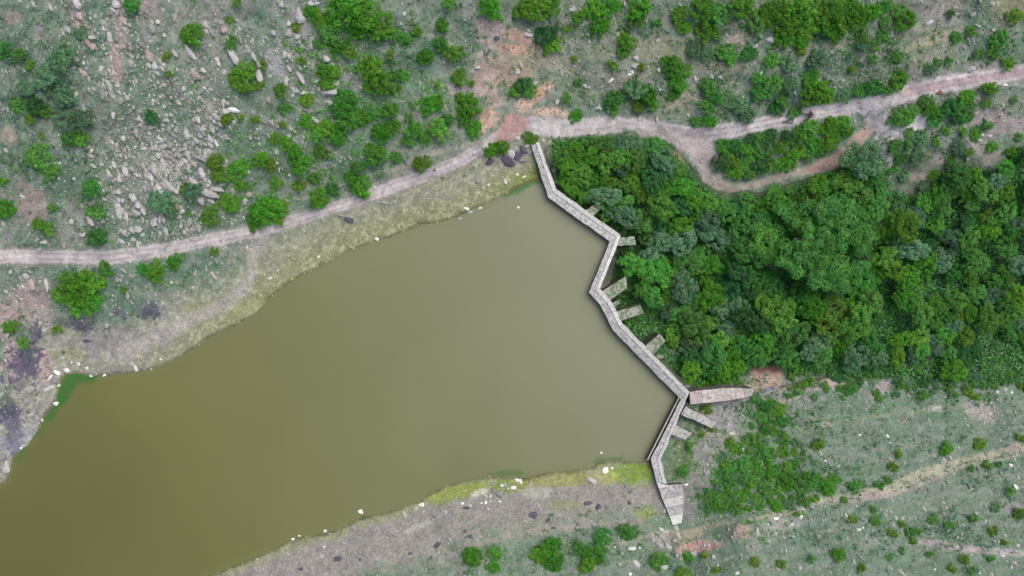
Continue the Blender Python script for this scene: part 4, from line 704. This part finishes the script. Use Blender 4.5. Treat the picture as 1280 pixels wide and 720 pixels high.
seg=[((4,1),(-12,-1.5),.17,.10,.2,.35),((3,3),(-4,6),.15,.10,.2,.2),((-4,6),(-8,8),.12,.06,.2,.1),((-4,6),(-6,10),.1,.05,.2,.1),((3,2),(1,-5),.14,.05,.2,.4)]
for i in range(26):
    a=rnd.uniform(0,6.28); r_=rnd.uniform(1.5,4.6); seg.append(((2+rnd.uniform(-1,1),0+rnd.uniform(-1,1)),(2+r_*math.cos(a),r_*math.sin(a)),.16,.05,rnd.uniform(.1,.5),rnd.uniform(.0,.6)))
branch(1011,143,seg,M_dead,'tangled red-brown dead branch lying on the right-hand track')
branch(986,150,[((-7,2),(2,-1),.12,.07,.1,.2),((2,-1),(6,-1.5),.08,.05,.2,.2),((-7,2),(4,3.5),.12,.08,.1,.1),((4,3.5),(5.5,-1),.08,.05,.1,.2),((-2,2),(1,-1),.06,.04,.1,.2)],M_deadg,'forked grey dead branch at the track edge, left of the red-brown one')

# ------------------------------------------------------------------ labels
LM=[(0,0,'the top left corner'),(75,95,'the grey-green scrub patch'),(148,88,'the pink rock strip'),(100,35,'the upper pink slabs'),(238,42,'the lone upper-left bush'),(302,94,'the round bush among stones'),(5,180,'the left edge, upper part'),(38,258,'the pink scar far left'),
(165,215,'the grey scree slope'),(200,280,'the lower scree slope'),(258,240,'the pale slab heap'),(275,160,'the white stone cluster'),(5,318,"the long track's left end"),(95,362,'the broad thicket under the track'),(195,330,'the track beside its second thicket'),(333,265,"the track's left bush clump"),(398,262,'the middle of the left track'),(450,240,'the bush overhanging the track'),
(412,115,'the big pale outcrop'),(372,30,'the upper boulder row'),(435,18,'the top thicket left of centre'),(470,97,'the largest upper-left bush'),(430,150,'the thicket below the outcrop'),(530,135,'the bushes above the side trail'),(525,195,'the thin side trail'),(555,45,'the open slope, top centre'),(590,145,'the bush beside red soil'),(612,45,'the pink bare patch on top'),(650,155,'the red soil by the track'),(680,115,'the orange soil scar'),(345,195,'the olive bushes left of centre'),
(685,25,'the top bushes above red soil'),(750,22,'the top bushes, centre right'),(800,85,'the white stones uphill'),(845,95,'the tall bush pair'),(810,122,'the bushes over the white track'),(885,22,'the top thicket, right of centre'),(905,68,'the small upper clearing'),(900,130,'the scrub above the track bend'),(1015,25,'the dense top right thicket'),(1022,110,'the round bush over the track'),(1100,105,'the bushes lining the pink track'),(1100,55,'the scrub right of the thicket'),(1210,25,'the dry top right slope'),(1255,60,'the upper right corner bushes'),(1213,90,'the white bank of the track'),(1170,120,'the reddish right track'),(1230,130,'the bare soil at far right'),(1130,150,'the pale track junction'),
(985,180,'the thicket between two tracks'),(880,200,'the wide track bend'),(1050,200,'the red side track'),(1180,205,'the bare openings at right'),(640,198,'the black rocks by the dam'),(630,228,'the mossy shore by the dam'),(690,205,"the dam's top end"),(740,262,'the first buttress'),(790,298,'the second buttress'),(775,360,'the third buttress'),(800,392,'the long middle buttress'),(822,430,'the rubble-side buttress'),(875,532,'the narrow southern buttress'),(900,492,'the pink spillway'),(955,475,'the pink bare pit'),
(760,215,'the upper gully edge'),(810,235,'the upper gully trees'),(860,290,'the gully middle'),(900,350,'the gully centre'),(870,415,'the gully beside the dam'),(890,460,'the lower gully corner'),(950,420,'the lower gully middle'),(1032,300,'the huge round tree'),(960,270,'the left of the huge tree'),(1000,400,'the foot of the huge tree'),(1075,420,'the pale pair of crowns'),(1120,260,'the clearing right of the huge tree'),(1150,320,'the right gully middle'),(1220,270,'the right gully top'),(1270,220,'the right edge, upper gully'),(1265,320,'the right edge, middle gully'),(1210,380,'the right gully bottom'),(1150,440,'the lower right gully'),(1260,440,'the right edge, lower gully'),(1060,462,'the brown ditch line'),
(50,395,'the pink left outcrop'),(33,460,'the purple-black rocks'),(84,463,'the green algae corner'),(12,575,'the grey left shore tip'),(110,405,'the dark rock band'),(185,390,'the dark patch on the bank'),(190,455,'the left north shore'),(340,350,'the middle north shore'),(470,290,'the grassy north shore'),(590,258,'the right north shore'),(436,272,'the black rocks on the bank'),
(370,690,'the lower left south shore'),(440,655,'the white shore stones'),(530,640,'the green spit'),(560,685,'the black tufts on the south bank'),(625,615,'the stone cluster on the shore'),(600,700,'the bottom edge bushes, left'),(675,648,'the black boulder on the bank'),(757,590,'the white shore boulder'),(742,632,'the dark bank stones'),(687,692,'the bottom bush clump'),(755,690,'the bottom bush pair'),(805,690,'the white stones below the dam end'),(840,665,"the dam's bottom end"),(870,685,'the red gravel'),(925,700,'the bottom edge, right of centre'),
(850,575,'the hollow behind the dam'),(900,545,'the bare ground under the spillway'),(930,600,'the lower thicket'),(975,555,'the upper part of the lower thicket'),(985,645,'the pale path fork'),(1035,605,'the bushes over the pale path'),(1000,510,'the slope under the ditch'),(1100,500,'the slope, right of centre'),(1120,570,'the paired dots of bushes'),(1110,600,'the pale path middle'),(1225,515,'the pink stony patch'),(1215,558,'the bushes above the pale path'),(1240,590,'the lower side of the path'),(1260,630,'the far right slope'),(1085,655,'the slope under the path'),(1135,665,'the dark bush row'),(1190,655,'the lower right slope'),(1250,680,'the pink lower path'),(1060,700,'the bottom edge bushes, right'),(1200,705,'the bottom right bushes')]
def rel(u_,v_,l):
    dx,dy=u_-l[0],v_-l[1]; dd=math.hypot(dx,dy)
    if dd<14: return 'at '+l[2]
    if abs(dx)>abs(dy): return ('right of ' if dx>0 else 'left of ')+l[2]
    return ('below ' if dy>0 else 'above ')+l[2]
ORD=['','second ','third ','fourth ','fifth ','sixth ','seventh ','eighth ','ninth ','tenth ','eleventh ','twelfth ']
from collections import defaultdict
gr=defaultdict(list)
for T in THINGS:
    o,sz,tone,noun,u_,v_=T; l=min(LM,key=lambda q:math.hypot(q[0]-u_,q[1]-v_)); gr[(sz,tone,noun,rel(u_,v_,l))].append(T)
for (sz,tone,noun,pl),ts in gr.items():
    k=len(ts)
    if k==1: ts[0][0]['label']=f'{sz} {tone} {noun} {pl}'
    else:
        su=max(t[4] for t in ts)-min(t[4] for t in ts); sv=max(t[5] for t in ts)-min(t[5] for t in ts)
        hor=su>=sv; ts.sort(key=lambda t:t[4] if hor else t[5]); a,b=('left','right') if hor else ('top','bottom')
        for i,t in enumerate(ts):
            j=k-1-i
            w_=(('leftmost' if hor else 'topmost') if i==0 else ('rightmost' if hor else 'bottommost') if j==0 else f'{ORD[i].strip()} from {a}' if i<=j else f'{ORD[j].strip()} from {b}')
            t[0]['label']=f'{w_} {sz} {tone} {noun} {pl}'
    for t in ts:
        gname={'boulder':'boulders on the slopes and shore','rock':'loose rocks on the slopes and shore','bush':'bushes on the slopes','tree':'trees in the gully below the dam'}[noun]; t[0]['group']=gname
    for t in ts:
        if t[0]['label'].startswith('huge'): t[0]['label']='huge round fresh green tree towering over the gully'; del t[0]['group']

# ------------------------------------------------------------------ light, sky, camera
world=bpy.data.worlds.new('World'); scene.world=world; world.use_nodes=True; nt=world.node_tree
SUN_EL,SUN_AZ=58.0,50.0     # azimuth from +Y (photo up) clockwise
sky=nt.nodes.new('ShaderNodeTexSky'); sky.sky_type='NISHITA'; sky.sun_disc=False; sky.sun_elevation=R_(SUN_EL); sky.sun_rotation=R_(SUN_AZ); sky.dust_density=4.0; sky.air_density=1.0; sky.ozone_density=1.0
bg=nt.nodes['Background']; bg.inputs['Strength'].default_value=0.15; nt.links.new(sky.outputs[0],bg.inputs[0])
sl=bpy.data.lights.new('sun','SUN'); sl.energy=1.3; sl.angle=R_(55); sl.color=(1.0,0.97,0.93); so=bpy.data.objects.new('sun',sl); COL.objects.link(so)
dv=Vector((math.sin(R_(SUN_AZ))*math.cos(R_(SUN_EL)),math.cos(R_(SUN_AZ))*math.cos(R_(SUN_EL)),math.sin(R_(SUN_EL))))
so.rotation_euler=dv.to_track_quat('Z','Y').to_euler()
cam=bpy.data.cameras.new('camera'); co=bpy.data.objects.new('camera',cam); COL.objects.link(co); scene.camera=co
co.location=(0,0,H); co.rotation_euler=(0,0,0); cam.sensor_width=36; cam.lens=24.0; cam.clip_end=20000; cam.clip_start=0.5
vs=scene.view_settings; vs.view_transform='Standard'; vs.look='None'; vs.gamma=1; vs.exposure=0.2; vs.use_curve_mapping=False
scene.render.engine='CYCLES'; scene.cycles.max_bounces=5; scene.cycles.transparent_max_bounces=4
